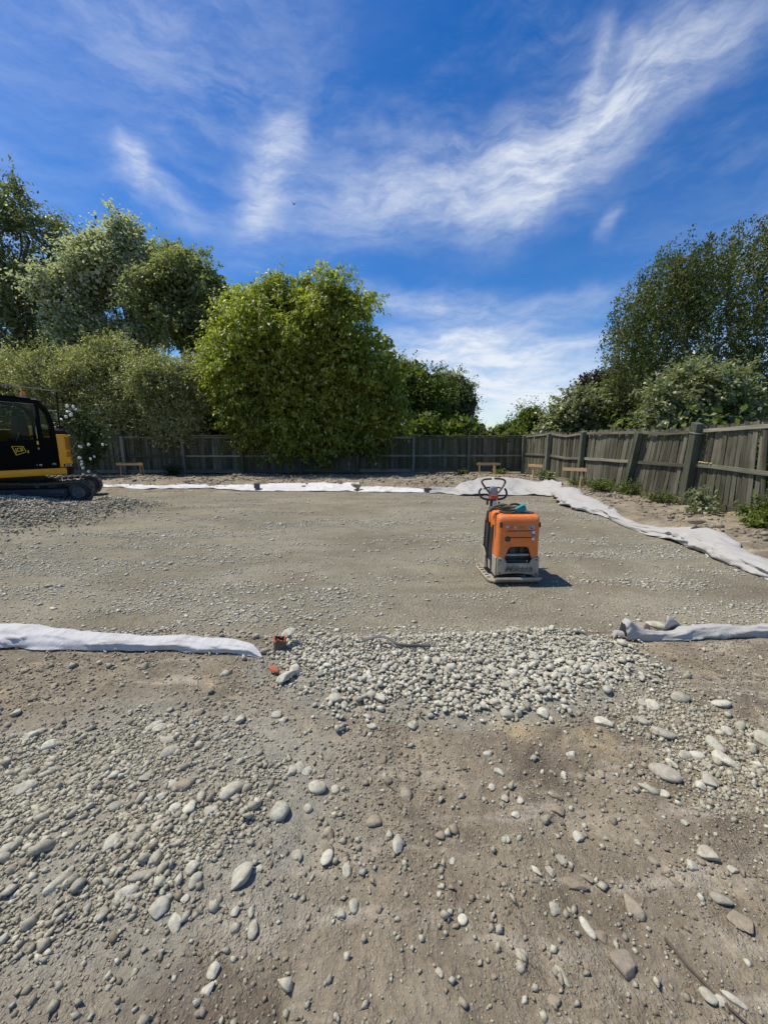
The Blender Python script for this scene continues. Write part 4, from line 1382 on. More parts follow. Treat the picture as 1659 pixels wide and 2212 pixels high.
def make_crown(lobes, nclump, per, cr, leaf, seed, droop=0.35, shell=(0.45, 1.0), lump=0.16, elong=1.6, hang=0.2, updir=0.9, aspect=0.5, zmin=0.3, core=0.16):
    g = np.random.default_rng(seed)
    P, d, idx = crown_points(lobes, nclump, g, shell, seed, lump)
    out = unit(d * np.array([1, 1, .6]) + np.array([0, 0, -droop]) + g.normal(0, .25, d.shape))
    k = np.repeat(np.arange(nclump), per)
    n = len(k)
    t = tnorm(g, n)
    csz = cr * g.uniform(.6, 1.35, nclump)
    q = P[k] + out[k] * (t * csz[k] * elong * .5)[:, None] + tnorm(g, (n, 3), 1.4) * (csz[k] * .36)[:, None] * np.array([1, 1, .75])
    ax = out[k] * .6 + g.normal(0, .5, (n, 3)) + np.array([0, 0, -hang])
    nr = g.normal(0, .5, (n, 3)) + np.array([0, 0, updir]) + d[k] * .35
    L = leaf * g.uniform(.65, 1.35, n)
    # inner leaves, larger, closing the heart of the crown
    m = int(n * core)
    lob = np.array(lobes, float)
    w = lob[:, 3] * lob[:, 4] * lob[:, 5]
    j = g.choice(len(lob), m, p=w / w.sum())
    qi = lob[j, :3] + unit(g.normal(size=(m, 3))) * (g.uniform(0, 1, m) ** .4)[:, None] * lob[j, 3:6] * .74
    q = np.vstack([q, qi])
    ax = np.vstack([ax, g.normal(0, 1, (m, 3))])
    nr = np.vstack([nr, g.normal(0, 1, (m, 3))])
    L = np.concatenate([L, np.full(m, leaf * 2.0)])
    keep = q[:, 2] > zmin
    q, ax, nr, L = q[keep], ax[keep], nr[keep], L[keep]
    n = len(q)
    return leaf_cards(q, ax, nr, L, L * aspect * g.uniform(.8, 1.2, n)), P


def limb(mb, a, b, r0, r1, g, seg=5, steps=6, wob=0.06):
    a, b = Vector(a), Vector(b)
    L = (b - a).length
    pts, rad = [], []
    for k in range(steps + 1):
        t = k / steps
        p = a.lerp(b, t)
        w = math.sin(t * math.pi) * L * wob
        p += Vector((g.gauss(0, w), g.gauss(0, w), g.gauss(0, w * .6) + L * 0.05 * math.sin(t * math.pi)))
        pts.append(p)
        rad.append(r0 + (r1 - r0) * t)
    mb.tube(pts, rad, seg)


def tree(name, label, cat, base, trunk_h, trunk_r, lobes, nclump, per, cr, leaf, mat, seed, bark='bark', limbs=26, group='trees beyond the fences', fork=1, crown_fn=None, **kw):
    bx, by = base
    z0 = hz(bx, by) - 0.05
    root = empty(name, (bx, by, z0), label=label, cat=cat, group=group)
    if crown_fn:
        (V, F), P = crown_fn()
    else:
        (V, F), P = make_crown(lobes, nclump, per, cr, leaf, seed, **kw)
    V = V - np.array([bx, by, z0])
    link('crown', np_mesh('crown', V, F, MAT[mat], False), None, root)
    g = random.Random(seed)
    mb = MB()
    top = Vector((g.uniform(-.2, .2), g.uniform(-.2, .2), trunk_h))
    tops = []
    for k in range(fork):
        off = Vector((g.uniform(-.25, .25), g.uniform(-.25, .25), 0)) if fork > 1 else Vector((0, 0, 0))
        tp = top + off * 3
        limb(mb, off, tp, trunk_r, trunk_r * .6, g, seg=8, wob=0.015)
        tops.append((off, tp))
    gg = np.random.default_rng(seed + 5)
    far = P[gg.choice(len(P), min(limbs * 3, len(P)), replace=False)] - np.array([bx, by, z0])
    mids = []
    for li, lb in enumerate(lobes):
        o, tp = tops[li % fork]
        c = Vector((lb[0] - bx, lb[1] - by, lb[2] - z0))
        st = o.lerp(tp, g.uniform(.7, 1.0))
        limb(mb, st, c, trunk_r * .5, trunk_r * .18, g)
        mids.append(c)
    for q in far[:limbs * 2]:
        q = Vector(q)
        c = min(mids, key=lambda m: (m - q).length)
        o, tp = tops[g.randrange(fork)]
        st = c.lerp(tp, g.uniform(0, .5))
        limb(mb, st, st.lerp(q, .92), trunk_r * .16, trunk_r * .03, g, seg=4, steps=4, wob=0.05)
    mb.build('trunk', MAT[bark], root, True)
    return root


def build_trees():
    # tall pale tree at the far left
    tree('tall_tree', 'tall feathery grey-green tree at the far left, highest of the trees', 'tree', (-23.0, 27.0), 6.0, .38,
         [(-25.5, 26.5, 12.0, 3.0, 3, 4.8), (-22.4, 26.5, 9.5, 2.6, 2.6, 4.0), (-22.3, 26, 15.2, 1.7, 1.8, 2.0), (-25.0, 26.2, 16.6, 1.6, 1.6, 2.2), (-27.8, 26.5, 15.5, 2.2, 2.2, 3.4), (-24.5, 27, 6.5, 4.0, 3, 3.0), (-20.3, 26.2, 13.8, 1.4, 1.5, 1.8), (-19.9, 26.2, 10.0, 1.7, 2, 3.4)],
         1350, 30, .50, .21, 'leaf_tall', 11, droop=-.15, elong=2.4, hang=.05, aspect=.42, fork=2, lump=.25)
    tree('poplar_tree', 'silver-leaved poplar with white flickering leaves, behind the shrub hedge', 'tree', (-16.4, 25.5), 6.0, .33,
         [(-16.6, 25, 11.6, 2.5, 2.4, 2.7), (-18.7, 24.6, 10.0, 1.9, 2.2, 2.2), (-15.2, 25, 12.7, 1.7, 1.8, 1.6), (-14.6, 25, 10.6, 1.7, 2, 2.6), (-17.8, 25, 7.6, 2.3, 2.2, 2.2), (-15.2, 25.2, 7.6, 1.5, 2, 1.6)],
         1650, 28, .44, .18, 'leaf_poplar', 21, updir=1.2, droop=.1, aspect=.62, lump=.22, limbs=40, fork=2)
    tree('poplar_tree', 'dark green poplar with visible branches, right of the silver one', 'tree', (-11.5, 24.5), 6.0, .30,
         [(-11.6, 24, 10.6, 2.1, 2.2, 2.5), (-13.0, 24, 9.4, 1.6, 2, 2.2), (-9.9, 24, 9.6, 1.6, 1.8, 2.1), (-11.0, 24, 8.0, 2.4, 2.0, 1.7), (-8.9, 24, 8.0, 1.2, 1.5, 1.4)],
         1150, 30, .42, .18, 'leaf_poplar_green', 31, updir=1.2, droop=.1, aspect=.6, lump=.22, limbs=40, fork=3)
    # shrub hedge over the back fence
    hedge = [
        (-18.2, 18.9, 2.6, 6.2, 'leaf_shrub', 'pale olive shrub at the left picture edge behind the excavator'),
        (-15.0, 18.6, 1.9, 6.0, 'leaf_shrub', 'pale olive shrub second from the left behind the excavator'),
        (-12.5, 18.6, 1.9, 6.6, 'leaf_shrub', 'tallest pale olive shrub of the hedge, with a pointed top'),
        (-9.8, 18.3, 1.75, 5.7, 'leaf_shrub', 'silvery olive shrub beside the big green tree'),
    ]
    for k, (x, y, r, h, m, lab) in enumerate(hedge):
        lobes = [(x, y, h * .44, r, r * .85, h * .42), (x - r * .35, y - .3, h * .70, r * .72, r * .7, h * .26), (x + r * .38, y - .2, h * .62, r * .62, r * .6, h * .28), (x + r * .05, y, h * .80, r * .55, r * .55, h * .19)]
        tree('hedge_shrub', lab, 'shrub', (x, y + .2), 1.6, .10, lobes, 1050, 28, .30, .108, m, 41 + k * 7, droop=-.25, elong=1.8, hang=-.1, aspect=.45, fork=3, limbs=12, group='olive shrubs along the back fence', shell=(.5, 1.0), lump=.24, zmin=.55 if k != 3 else 1.0, core=.26, updir=1.4)
    tree('pine_shrub', 'dull grey-green bushy tree wedged between olive shrubs and the big green tree', 'tree', (-8.2, 20.6), 3, .14,
         [(-8.1, 20.4, 5.2, 1.3, 1.2, 2.0), (-8.8, 20.4, 4.4, 1.1, 1.1, 1.8)], 380, 24, .35, .14, 'leaf_greygreen', 77, droop=-.1, group='trees beyond the fences')
    # the big green tree hanging over the back fence
    D = [(-3.8, 18.3, 4.8, 4.4, 2.6, 3.4), (-5.6, 17.8, 5.6, 2.4, 2.2, 2.3), (-5.2, 18.3, 7.2, 1.7, 1.7, 1.3), (-2.6, 18.0, 7.0, 2.4, 2.0, 1.6), (-0.7, 18.1, 4.7, 1.9, 1.9, 2.5), (-7.2, 18.2, 4.4, 1.4, 1.5, 1.8),
         (-3.6, 18.0, 3.0, 3.9, 1.4, 2.2), (-3.2, 17.8, 1.9, 3.6, .8, 1.5), (-6.4, 18.1, 3.4, 1.7, 1.4, 2.4), (-0.2, 18.0, 2.8, 1.35, 1.3, 1.9), (-3.9, 18.4, 7.6, 1.5, 1.5, 1.2), (-6.3, 17.9, 2.1, 1.7, .8, 1.5), (-0.9, 17.9, 1.8, 1.5, .8, 1.3), (-4.2, 17.4, 5.6, 2.0, 1.4, 1.5), (-1.9, 17.4, 5.2, 1.8, 1.3, 1.5)]
    tree('maple_tree', 'big dense yellow-green tree hanging down over the back fence', 'tree', (-3.4, 19.4), 3.0, .26, D, 3400, 36, .34, .15, 'leaf_maple', 51, droop=.45, elong=1.5, core=.22, updir=1.4, hang=.55, aspect=.48, lump=.20, shell=(.5, 1.02), zmin=.42, fork=3, limbs=30)
    tree('elm_tree', 'dark green rounded tree right behind the big yellow-green tree', 'tree', (1.9, 25.5), 2.5, .22,
         [(1.6, 25, 4.6, 2.1, 2, 2.6), (3.0, 25, 3.6, 1.5, 1.7, 2.1), (0.5, 25, 4.8, 1.4, 1.5, 2.4), (3.3, 25, 2.4, 1.4, 1.5, 1.4)], 850, 26, .42, .19, 'leaf_dark', 61, droop=.35, hang=.3, lump=.2, updir=1.3)
    tree('willow_tree', 'grey-green windblown tree standing at the gap of open sky', 'tree', (5.3, 30.5), 2.5, .22,
         [(5.3, 30, 5.2, 1.6, 1.6, 1.75), (6.2, 30, 4.4, 1.0, 1.2, 1.4), (4.6, 30, 3.4, 1.4, 1.5, 2.0), (6.6, 30, 2.9, .65, .8, .55)], 560, 24, .42, .19, 'leaf_greygreen', 66, droop=.2, lump=.2, updir=1.4)
    tree('plum_tree', 'small dark purple bush far off in the sky gap', 'tree', (12.6, 45.5), 1.6, .1, [(12.9, 45, 2.6, .75, .7, .9)], 90, 24, .35, .22, 'leaf_purple', 71, limbs=6)
    tree('round_tree', 'small blue-green tree far off right of the purple bush', 'tree', (13.0, 42.5), 1.5, .12, [(13.0, 42, 2.7, .95, .9, 1.2)], 140, 24, .35, .22, 'leaf_dark', 73, limbs=6)
    tree('layered_tree', 'light green layered tree beside the broad-leaved bush at the corner', 'tree', (11.6, 32.5), 2.0, .14,
         [(11.9, 32, 3.6, 1.2, 1.2, .7), (11.0, 32, 3.0, .9, 1, .5), (12.4, 32, 2.8, 1.0, 1, .9)], 260, 24, .40, .20, 'leaf_dark', 75, limbs=10, elong=2.6, droop=0)
    tree('lime_bush', 'bright lime green bush low behind the fence corner', 'shrub', (10.1, 30.5), .8, .08, [(10.2, 30, 2.0, 1.0, .8, .7)], 90, 22, .3, .18, 'leaf_lime', 76, limbs=5)
    # broad-leaved bushes behind the right fence
    tree('broadleaf_bush', 'grey-green broad-leaved bush standing behind the far part of the right fence', 'shrub', (9.0, 17.6), 1.6, .12,
         [(8.6, 17.3, 2.5, 1.5, 1.3, 1.45), (10.1, 17.1, 2.5, 1.3, 1.2, 1.5), (7.8, 17.6, 2.1, .95, 1, 1.1), (9.4, 17.2, 3.2, 1.1, 1, .85)], 620, 22, .28, .15, 'leaf_broad', 81, updir=1.3, aspect=.7, droop=.1, lump=.18, fork=3, limbs=14, group='bushes behind the right fence')
    tree('copper_tree', 'dark purple-leaved crown showing just above the far bush', 'tree', (14.0, 26.5), 3.0, .16, [(13.9, 26, 5.1, 1.4, 1.2, 1.0), (14.9, 26, 5.0, 1.0, 1, .9)], 220, 22, .32, .17, 'leaf_purple', 83, limbs=8)
    tree('broadleaf_bush', 'pale-leaved tall bush in front of the weeping birch', 'shrub', (10.3, 13.6), 1.6, .12,
         [(10.0, 13.2, 2.7, 1.65, 1.3, 1.35), (9.3, 13.0, 2.2, 1.0, 1, 1.0), (10.9, 13.0, 3.1, 1.1, 1, 1.0), (11.6, 13.2, 2.3, 1.2, 1.1, 1.2), (10.2, 13.2, 3.6, .85, .8, .6)], 950, 26, .24, .11, 'leaf_broad', 85, updir=1.3, aspect=.72, droop=.1, lump=.18, fork=3, limbs=14, group='bushes behind the right fence')

    # weeping birch: strands hang from arching boughs
    def birch():
        g = np.random.default_rng(91)
        lobes = [(13.4, 17.2, 5.4, 2.6, 2.6, 3.0), (11.6, 17, 4.8, 1.7, 1.9, 2.0), (10.4, 16.8, 4.2, 1.0, 1.3, 1.6), (15.6, 17, 6.4, 2.4, 2.3, 2.8), (14.6, 17, 8.6, 1.6, 1.6, 1.3), (12.6, 17, 7.6, 1.3, 1.5, 1.2),
                 (17.0, 16.6, 4.8, 2.6, 2.4, 3.2), (16.8, 16.8, 8.6, 1.5, 1.5, 1.3), (11.2, 16.8, 6.4, 1.0, 1.1, .8), (9.75, 16.6, 4.6, .65, .9, .5), (9.7, 16.4, 3.4, .6, .8, .9), (12.0, 16.8, 3.2, 1.6, 1.4, 1.5), (14.6, 16.4, 3.4, 2.2, 1.6, 1.6),
                 (11.7, 16.8, 8.1, 1.0, 1.1, .7), (10.8, 16.7, 7.2, .9, 1.0, .7), (10.0, 16.6, 6.0, .8, 1.0, .7), (13.0, 17, 8.8, 1.2, 1.2, .8), (14.2, 17, 9.3, 1.1, 1.1, .6), (9.5, 16.5, 5.2, .5, .7, .5),
                 (11.0, 16.8, 8.3, .9, 1.0, .6), (12.2, 16.9, 9.0, 1.0, 1.0, .6), (10.0, 16.6, 7.1, .7, .9, .6), (9.4, 16.5, 6.1, .5, .7, .5), (11.6, 16.6, 7.0, 1.2, 1.0, 1.2)]
        P, d, idx = crown_points(lobes, 3000, g, (.35, 1.0), 4, .2)
        Vs, Fs, off = [], [], 0
        lens = g.uniform(.5, 2.0, len(P))
        per = 36
        k = np.repeat(np.arange(len(P)), per)
        t = g.uniform(0, 1, len(k))
        outw = unit(d * np.array([1, 1, 0.15]) + g.normal(0, .2, d.shape))
        wind = np.array([0.10, 0, 0])
        # arch outwards first, then straight down
        q = P[k] + outw[k] * (0.42 * np.sqrt(t) * lens[k])[:, None] + np.array([0, 0, -1.0]) * ((t ** 1.5) * lens[k])[:, None] + g.normal(0, .065, (len(k), 3))
        q = q[:, :] + wind * t[:, None]
        ax = g.normal(0, .45, (len(k), 3)) + np.array([0, 0, -.8])
        nr = g.normal(0, .6, (len(k), 3)) + d[k] * .6 + np.array([0, 0, .2])
        keep = q[:, 2] > 1.2
        q, ax, nr = q[keep], ax[keep], nr[keep]
        L = .100 * g.uniform(.7, 1.3, len(q))
        return leaf_cards(q, ax, nr, L, L * .55), P
    tree('birch_tree', 'large weeping birch with hanging twigs and white limbs at the right', 'tree', (14.3, 17.6), 4.2, .26,
         [(13.6, 17.2, 5.6, 1, 1, 1), (12.2, 17, 5.0, 1, 1, 1), (15.6, 17, 6.8, 1, 1, 1), (14.4, 17, 8.2, 1, 1, 1), (17.0, 16.6, 5.2, 1, 1, 1), (12.2, 16.6, 6.8, 1, 1, 1)], 0, 0, 0, 0, 'leaf_birch', 92, bark='bark_pale', crown_fn=birch, limbs=26)
    # dead twiggy shrub at the gap
    root = empty('dead_shrub', (4.35, 19.6, .05), label='bare brown twiggy shrub poking above the back fence near the corner', cat='shrub', group='bushes behind the back fence')
    g = random.Random(17)
    for k in range(16):
        mb = MB()
        a = (g.uniform(-.2, .2), g.uniform(-.1, .1), 0)
        b = (g.uniform(-.6, .75), g.uniform(-.3, .3), g.uniform(1.9, 2.75))
        limb(mb, a, b, .016, .006, g, seg=4, steps=5, wob=.03)
        mb.build('stem', MAT['twig'], root)
    # climbing rose left of the fence
    root = empty('rose_bush', (-11.5, 15.2, hz(-11.5, 15.2)), label='dark climbing rose with white flowers behind the excavator', cat='rose bush')
    lobes = [(-11.6, 15.2, 1.0, .55, .5, .8), (-11.5, 15.2, 2.0, .65, .5, .6), (-11.1, 15.1, 1.5, .5, .4, .6), (-11.9, 15.2, 2.5, .6, .5, .45)]
    (V, F), P = make_crown(lobes, 300, 16, .22, .09, 55, zmin=.15)
    link('foliage', np_mesh('foliage', V - np.array(root.location), F, MAT['leaf_rose']), None, root)
    mb = MB()
    for k in range(7):
        q = Vector(P[k * 9]) - root.location
        limb(mb, (g.uniform(-.2, .2), g.uniform(-.2, .2), 0), q, .014, .006, g, seg=5)
    mb.build('stems', MAT['twig'], root)
    fl = []
    for k in range(4):
        gk = np.random.default_rng(600 + k)
        v = stone_shape(ICO2[0], 610 + k, .7) * np.array([.046, .03, .038])
        fl.append(np_mesh('flower', v, ICO2[1], MAT['flower_white'], False))
    spots = [(-11.66, 2.85), (-11.5, 2.80), (-11.42, 2.72), (-11.72, 2.62), (-11.62, 2.52), (-11.8, 2.45), (-11.9, 2.35), (-11.55, 2.55), (-11.35, 1.36), (-11.1, 1.42), (-10.98, .98), (-11.02, .90), (-11.5, .95), (-11.46, .80), (-11.42, .72), (-11.5, .68), (-11.44, .58), (-11.22, .42), (-11.4, .30), (-10.6, 1.42), (-11.0, .28)]
    for k, (x, z) in enumerate(spots):
        o = link('flower', fl[k % 4], None, root)
        o.location = (x + 11.5, -0.52 + g.uniform(-.1, .1), z - root.location.z)
        o.rotation_euler = (g.uniform(0, 3), g.uniform(0, 3), g.uniform(0, 3))


build_trees()


def undergrowth(label, lobes, n, leaf, mat, seed):
    (V, F), P = make_crown(lobes, n, 22, .4, leaf, seed, zmin=.1, core=.3)
    props(link('undergrowth', np_mesh('undergrowth', V, F, MAT[mat])), label, 'undergrowth', kind='stuff')


undergrowth('dark leafy undergrowth behind the far fence', [(x, 20.6, 1.6, 1.7, .9, 1.7) for x in np.arange(-21, 4.6, 2.1)] + [(-8.4, 20.0, 2.6, 1.4, .8, 2.2), (-10.6, 20.2, 2.4, 1.6, .8, 2.2)], 1000, .24, 'leaf_dark', 301)
undergrowth('dark leafy undergrowth behind the right fence', [(8.6 + .5 * (k % 2), y, 1.1, .8, 1.2, 1.1) for k, y in enumerate(np.arange(6, 17, 1.8))] + [(x, 19.5, 1.5, 1.7, 1.0, 1.5) for x in np.arange(9, 20, 2.2)], 700, .2, 'leaf_dark', 305)


def weed(x, y, r, h, n, seed, mat, label, leaf=.085, group='weeds along the right fence'):
    g = np.random.default_rng(seed)
    z = hz(x, y)
    root = empty('weed', (x, y, z), label=label, cat='weed', group=group)
    k = np.repeat(np.arange(n), 14)
    a = g.uniform(0, 2 * math.pi, n)
    rad = r * np.sqrt(g.uniform(0, 1, n))
    tip = np.stack([rad * np.cos(a), rad * np.sin(a), h * g.uniform(.4, 1.0, n) * (1 - .5 * (rad / r) ** 2)], -1)
    t = g.uniform(.25, 1.05, len(k))
    q = tip[k] * np.stack([t, t, t ** .8], -1) + g.normal(0, .025, (len(k), 3))
    q[:, 2] = np.maximum(q[:, 2], .015)
    ax = tip[k] * .4 + g.normal(0, .5, (len(k), 3)) * .5
    nr = g.normal(0, .4, (len(k), 3)) + np.array([0, 0, .9])
    L = leaf * g.uniform(.6, 1.4, len(k))
    V, F = leaf_cards(q, ax, nr, L, L * .5)
    link('leaves', np_mesh('leaves', V, F, MAT[mat]), None, root)
    mb = MB()
    for i in range(min(n, 14)):
        mb.tube([(0, 0, -.02), tuple(tip[i] * .5 + np.array([0, 0, .03])), tuple(tip[i])], [.006, .004, .002], 4)
    mb.build('stems', MAT['leaf_weed'], root)


def build_weeds():
    W = [(6.05, 14.3, .45, .42, 40, 'leaf_broad', 'pale broad-leaved weed by the second post of the right fence', .11),
         (6.35, 12.6, .4, .30, 40, 'leaf_weed', 'low weeds under the third post of the right fence', .07),
         (6.50, 11.5, .55, .42, 70, 'leaf_weed', 'grassy weeds left of the strongly leaning fence post', .075),
         (6.62, 10.4, .5, .45, 60, 'leaf_weed', 'grassy weeds right of the strongly leaning fence post', .075),
         (6.62, 9.1, .42, .34, 50, 'leaf_weed', 'weeds at the foot of the big wired fence post', .07),
         (6.55, 7.9, .38, .60, 60, 'leaf_broad', 'tallest dark bushy weed against the near fence bay', .085),
         (6.30, 7.55, .3, .26, 30, 'leaf_broad', 'low leafy weed in front of the tallest weed', .075),
         (6.72, 6.75, .45, .50, 70, 'leaf_weed', 'bright weeds near the right picture edge by the fence', .08),
         (6.30, 6.25, .34, .30, 40, 'leaf_lime', 'lime green low weed at the right picture edge', .085),
         (5.35, 18.05, .45, .25, 30, 'leaf_lime', 'bright green weeds in front of the far fence near the corner', .10),
         (3.6, 17.9, .4, .22, 24, 'leaf_lime', 'thin green weeds under the far fence left of the batter board', .09),
         (-9.3, 17.0, .5, .55, 50, 'leaf_rose', 'dark bushy weed at the far fence right of the left batter board', .10)]
    for k, (x, y, r, h, n, m, lab, lf) in enumerate(W):
        weed(x, y, r, h, n, 700 + k, m, lab, lf)


build_weeds()

# ------------------------------------------------------------------ batter boards
def batter_board(x, y, rz, width, zt, label, stakes, lean=0.0, brace=None):
    z = hz(x, y)
    root = empty('batter_board', (x, y, z), rz, label=label, cat='batter board', group='raw pine batter boards round the site')
    o = MB().box((0, -0.035, zt), (width, 0.03, 0.10)).build('board', MAT['raw_pine'], root, bevel=0.003)
    for s, l_ in stakes:
        mb = MB()
        mb.prism([(-.024, -.1), (.024, -.1), (.024, zt + .06), (-.024, zt + .06)], 0.0, .045, 'y')
        o = mb.build('stake', MAT['raw_pine'], root, bevel=0.003)
        o.location = (s, -0.018, 0)
        o.rotation_euler = (0, l_, 0)
    for s, l_ in (brace or []):
        mb = MB().prism([(-.024, -.1), (.024, -.1), (.024, zt + .02), (-.024, zt + .02)], 0.06, .10, 'y')
        o = mb.build('brace', MAT['raw_pine'], root, bevel=0.003)
        o.location = (s, 0, 0)
        o.rotation_euler = (0, l_, 0)


batter_board(-10.75, 16.4, 0.0, 1.12, .52, 'pine batter board in the shade at the left of the far bank', [(-.42, 0.03), (.42, 0.0)], brace=[(.52, -.10)])
batter_board(4.55, 16.9, 0.0, 1.02, .50, 'pine batter board in front of the far fence near the corner', [(-.36, -.04), (.26, 0)], brace=[(.36, -.08)])
batter_board(5.82, 14.8, R(-52), .62, .50, 'narrow pine batter board seen at an angle by the second post', [(-.12, 0.0)])
batter_board(6.08, 12.3, R(-42), .72, .55, 'pine batter board with a slanting brace nearest on the right side', [(.18, 0.02)], brace=[(.26, -.16)])

# ------------------------------------------------------------------ plate compactor
def build_compactor():
    root = empty('plate_compactor', (1.515, 4.47, PAD_Z + 0.004), R(1.5), label='orange plate compactor with dusty steel guard standing on the gravel pad', cat='compactor')
    # base plate: bent steel, lips up at both ends, a foot wider on the sides
    prof = [(-.335, .075), (-.32, .068), (-.27, .022), (-.22, .0), (.33, .0), (.40, .03), (.44, .085)]
    up = [(a + (0.012 if a < 0 else -.008), b + .022) for a, b in prof]
    MB().prism(prof + up[::-1], -.262, .262, 'x').build('base_plate', MAT['dusty_steel'], root, bevel=.004)
    # widening plate on the left with ribs
    lp = MB().prism([(-.315, -.17), (-.30, -.22), (-.268, -.25), (-.268, .40), (-.30, .40), (-.32, .34)], .012, .036, 'z')
    lp.build('side_plate', MAT['dusty_steel'], root, bevel=.005)
    for k in range(6):
        MB().box((-.291, -.14 + k * .09, .042), (.044, .014, .022)).build('rib', MAT['dusty_steel'], root, bevel=.003)
    MB().prism([(.268, -.20), (.30, -.18), (.30, .36), (.268, .40)], .012, .032, 'z').build('side_plate', MAT['dusty_steel'], root, bevel=.004)
    # lower guard: front panel with cut top and arched bottom
    fr = [(-.235, .105), (-.16, .118), (-.05, .124), (.05, .122), (.16, .108), (.20, .085), (.245, .078), (.245, .31), (.165, .31), (.135, .245), (-.125, .245), (-.155, .31), (-.238, .31)]
    MB().prism(fr, -.262, -.242, 'y').build('lower_guard', MAT['dusty_steel'], root, smooth=True, bevel=.007)
    for s in (-1, 1):
        MB().prism([(-.241, .09), (-.241, .31), (-.05, .31), (.02, .24), (.08, .11)], s * .243 - .009, s * .243 + .009, 'x').build('guard_side', MAT['dusty_steel'], root, bevel=.005)
    for bx_, bz_ in ((-.205, .285), (.212, .285), (-.205, .13), (.215, .115)):
        MB().disc((bx_, -.270, bz_), .010, .008, 'y', 6).build('bolt', MAT['frame_steel'], root)
    # raised panel field on the guard
    MB().prism([(-.115, .235), (.125, .235), (.165, .15), (-.165, .15)], -.2675, -.2625, 'y').build('guard_field', MAT['dusty_steel'], root, bevel=.002)
    text_part('lettering', 'Mikasa', .105, MAT['dusty_text'], root, (.005, -.2685, .180), (R(90), 0, 0), .004, .32, 1.12, 0.0008)
    # orange hood
    hw, yf, yb = .243, -.255, .17
    cor = [(-hw, yb)] + [(-hw + .055 - .055 * math.cos(a), yf + .055 - .055 * math.sin(a)) for a in [R(q) for q in (0, 22, 45, 67, 90)]]
    full = cor + [(-x, y) for x, y in cor[::-1]]
    V, F = [], []
    # side skins (both) up to the shoulder
    for s in (-1, 1):
        pl = [(x * (1 if s < 0 else -1), y) for x, y in cor]
        b0 = len(V)
        for z, k in ((.312, 1.0), (.50, .995), (.70, .985)):
            V += [(x * k, y, z) for x, y in pl]
        m = len(pl)
        for r_ in range(2):
            for q in range(m - 1):
                F.append((b0 + r_ * m + q, b0 + r_ * m + q + 1, b0 + (r_ + 1) * m + q + 1, b0 + (r_ + 1) * m + q))
    # domed top
    b0 = len(V)
    rows = ((.70, .985, 0), (.735, .978, .004), (.765, .955, .014), (.785, .915, .032), (.795, .84, .065))
    for z, k, ins in rows:
        V += [(x * k, max(y, yf + ins) if y < 0 else y - ins * .3, z) for x, y in full]
    m = len(full)
    for r_ in range(len(rows) - 1):
        for q in range(m):
            F.append((b0 + r_ * m + q, b0 + r_ * m + (q + 1) % m, b0 + (r_ + 1) * m + (q + 1) % m, b0 + (r_ + 1) * m + q))
    F.append(tuple(b0 + (len(rows) - 1) * m + q for q in range(m)))
    mb = MB().add(V, F)
    hood = mb.build('hood', MAT['orange_cover'], root, smooth=True)
    xin = hw - .055
    notch = [(.150, .312), (.135, .36), (.118, .41), (.100, .432), (.07, .44), (-.07, .44), (-.100, .432), (-.118, .41), (-.135, .36), (-.150, .312)]
    fp = [(-xin, .312), (-xin * .985, .70), (xin * .985, .70), (xin, .312)] + notch
    MB().prism(fp, yf, yf + .012, 'y').build('hood_front', MAT['orange_cover'], root)
    # pressed grooves, slots and the plug hole
    for z in (.622, .545):
        MB().box((.015, yf - .0015, z), (.305, .005, .008)).build('slot', MAT['black_plastic'], hood)
        mb = MB().prism([(-.135, z - .006), (.13, z - .006), (.125, z - .032), (-.13, z - .032)], yf - .003, yf - .0005, 'y')
        mb.build('pressed_panel', MAT['orange_cover'], hood, bevel=.001)
        MB().prism([(.138, z + .004), (.172, z + .004), (.172, z - .026), (.16, z - .036), (.148, z - .028)], yf - .004, yf - .001, 'y').build('worn_patch', MAT['sticker_white'], hood)
    MB().disc((-.13, yf - .006, .53), .031, .008, 'y', 24).build('plug_hole', MAT['black_plastic'], hood)
    MB().disc((-.13, yf - .009, .53), .018, .004, 'y', 20).build('plug_cap', MAT['engine_dark'], hood)
    MB().box((-.211, yf + .008, .690), (.016, .030, .06), rot=Matrix.Rotation(.5, 3, 'Z')).build('latch', MAT['black_plastic'], hood, bevel=.003)
    MB().box((.236, yf + .03, .685), (.014, .04, .055)).build('latch', MAT['black_plastic'], hood, bevel=.003)
    # stickers
    for cx, cz, rx, rz in ((.135, .662, .036, .024), (.155, .575, .030, .015)):
        pts_ = [(cx + rx * math.cos(2 * math.pi * k / 28), cz + rz * math.sin(2 * math.pi * k / 28)) for k in range(28)]
        s_ = MB().prism(pts_, yf - .0025, yf - .0005, 'y').build('sticker', MAT['sticker_white'], hood)
        pts_ = [(cx + rx * .9 * math.cos(2 * math.pi * k / 28), cz + rz * .86 * math.sin(2 * math.pi * k / 28)) for k in range(28)]
        MB().prism(pts_, yf - .0036, yf - .0026, 'y').build('sticker_field', MAT['sticker_blue'], s_)
    text_part('lettering', '173', .036, MAT['sticker_white'], hood, (.137, yf - .0045, .662), (R(90), 0, 0), .0008, 0, 1.0, .0006)
    text_part('lettering', '173', .016, MAT['sticker_white'], hood, (.155, yf - .0045, .575), (R(90), 0, 0), .0005, 0, 1.1)
    MB().box((-.055, yf - .0012, .662), (.235, .0018, .026)).build('worn_sticker', MAT['worn_sticker'], hood)
    # inside: engine, muffler, protection bar
    mb = MB()
    mb.box((0, -.02, .40), (.36, .30, .30))
    mb.box((-.07, -.18, .385), (.09, .05, .09))
    mb.box((.06, -.185, .37), (.05, .04, .15))
    mb.disc((-.07, -.215, .385), .030, .02, 'y', 14)
    mb.build('engine', MAT['engine_dark'], root, bevel=.006)
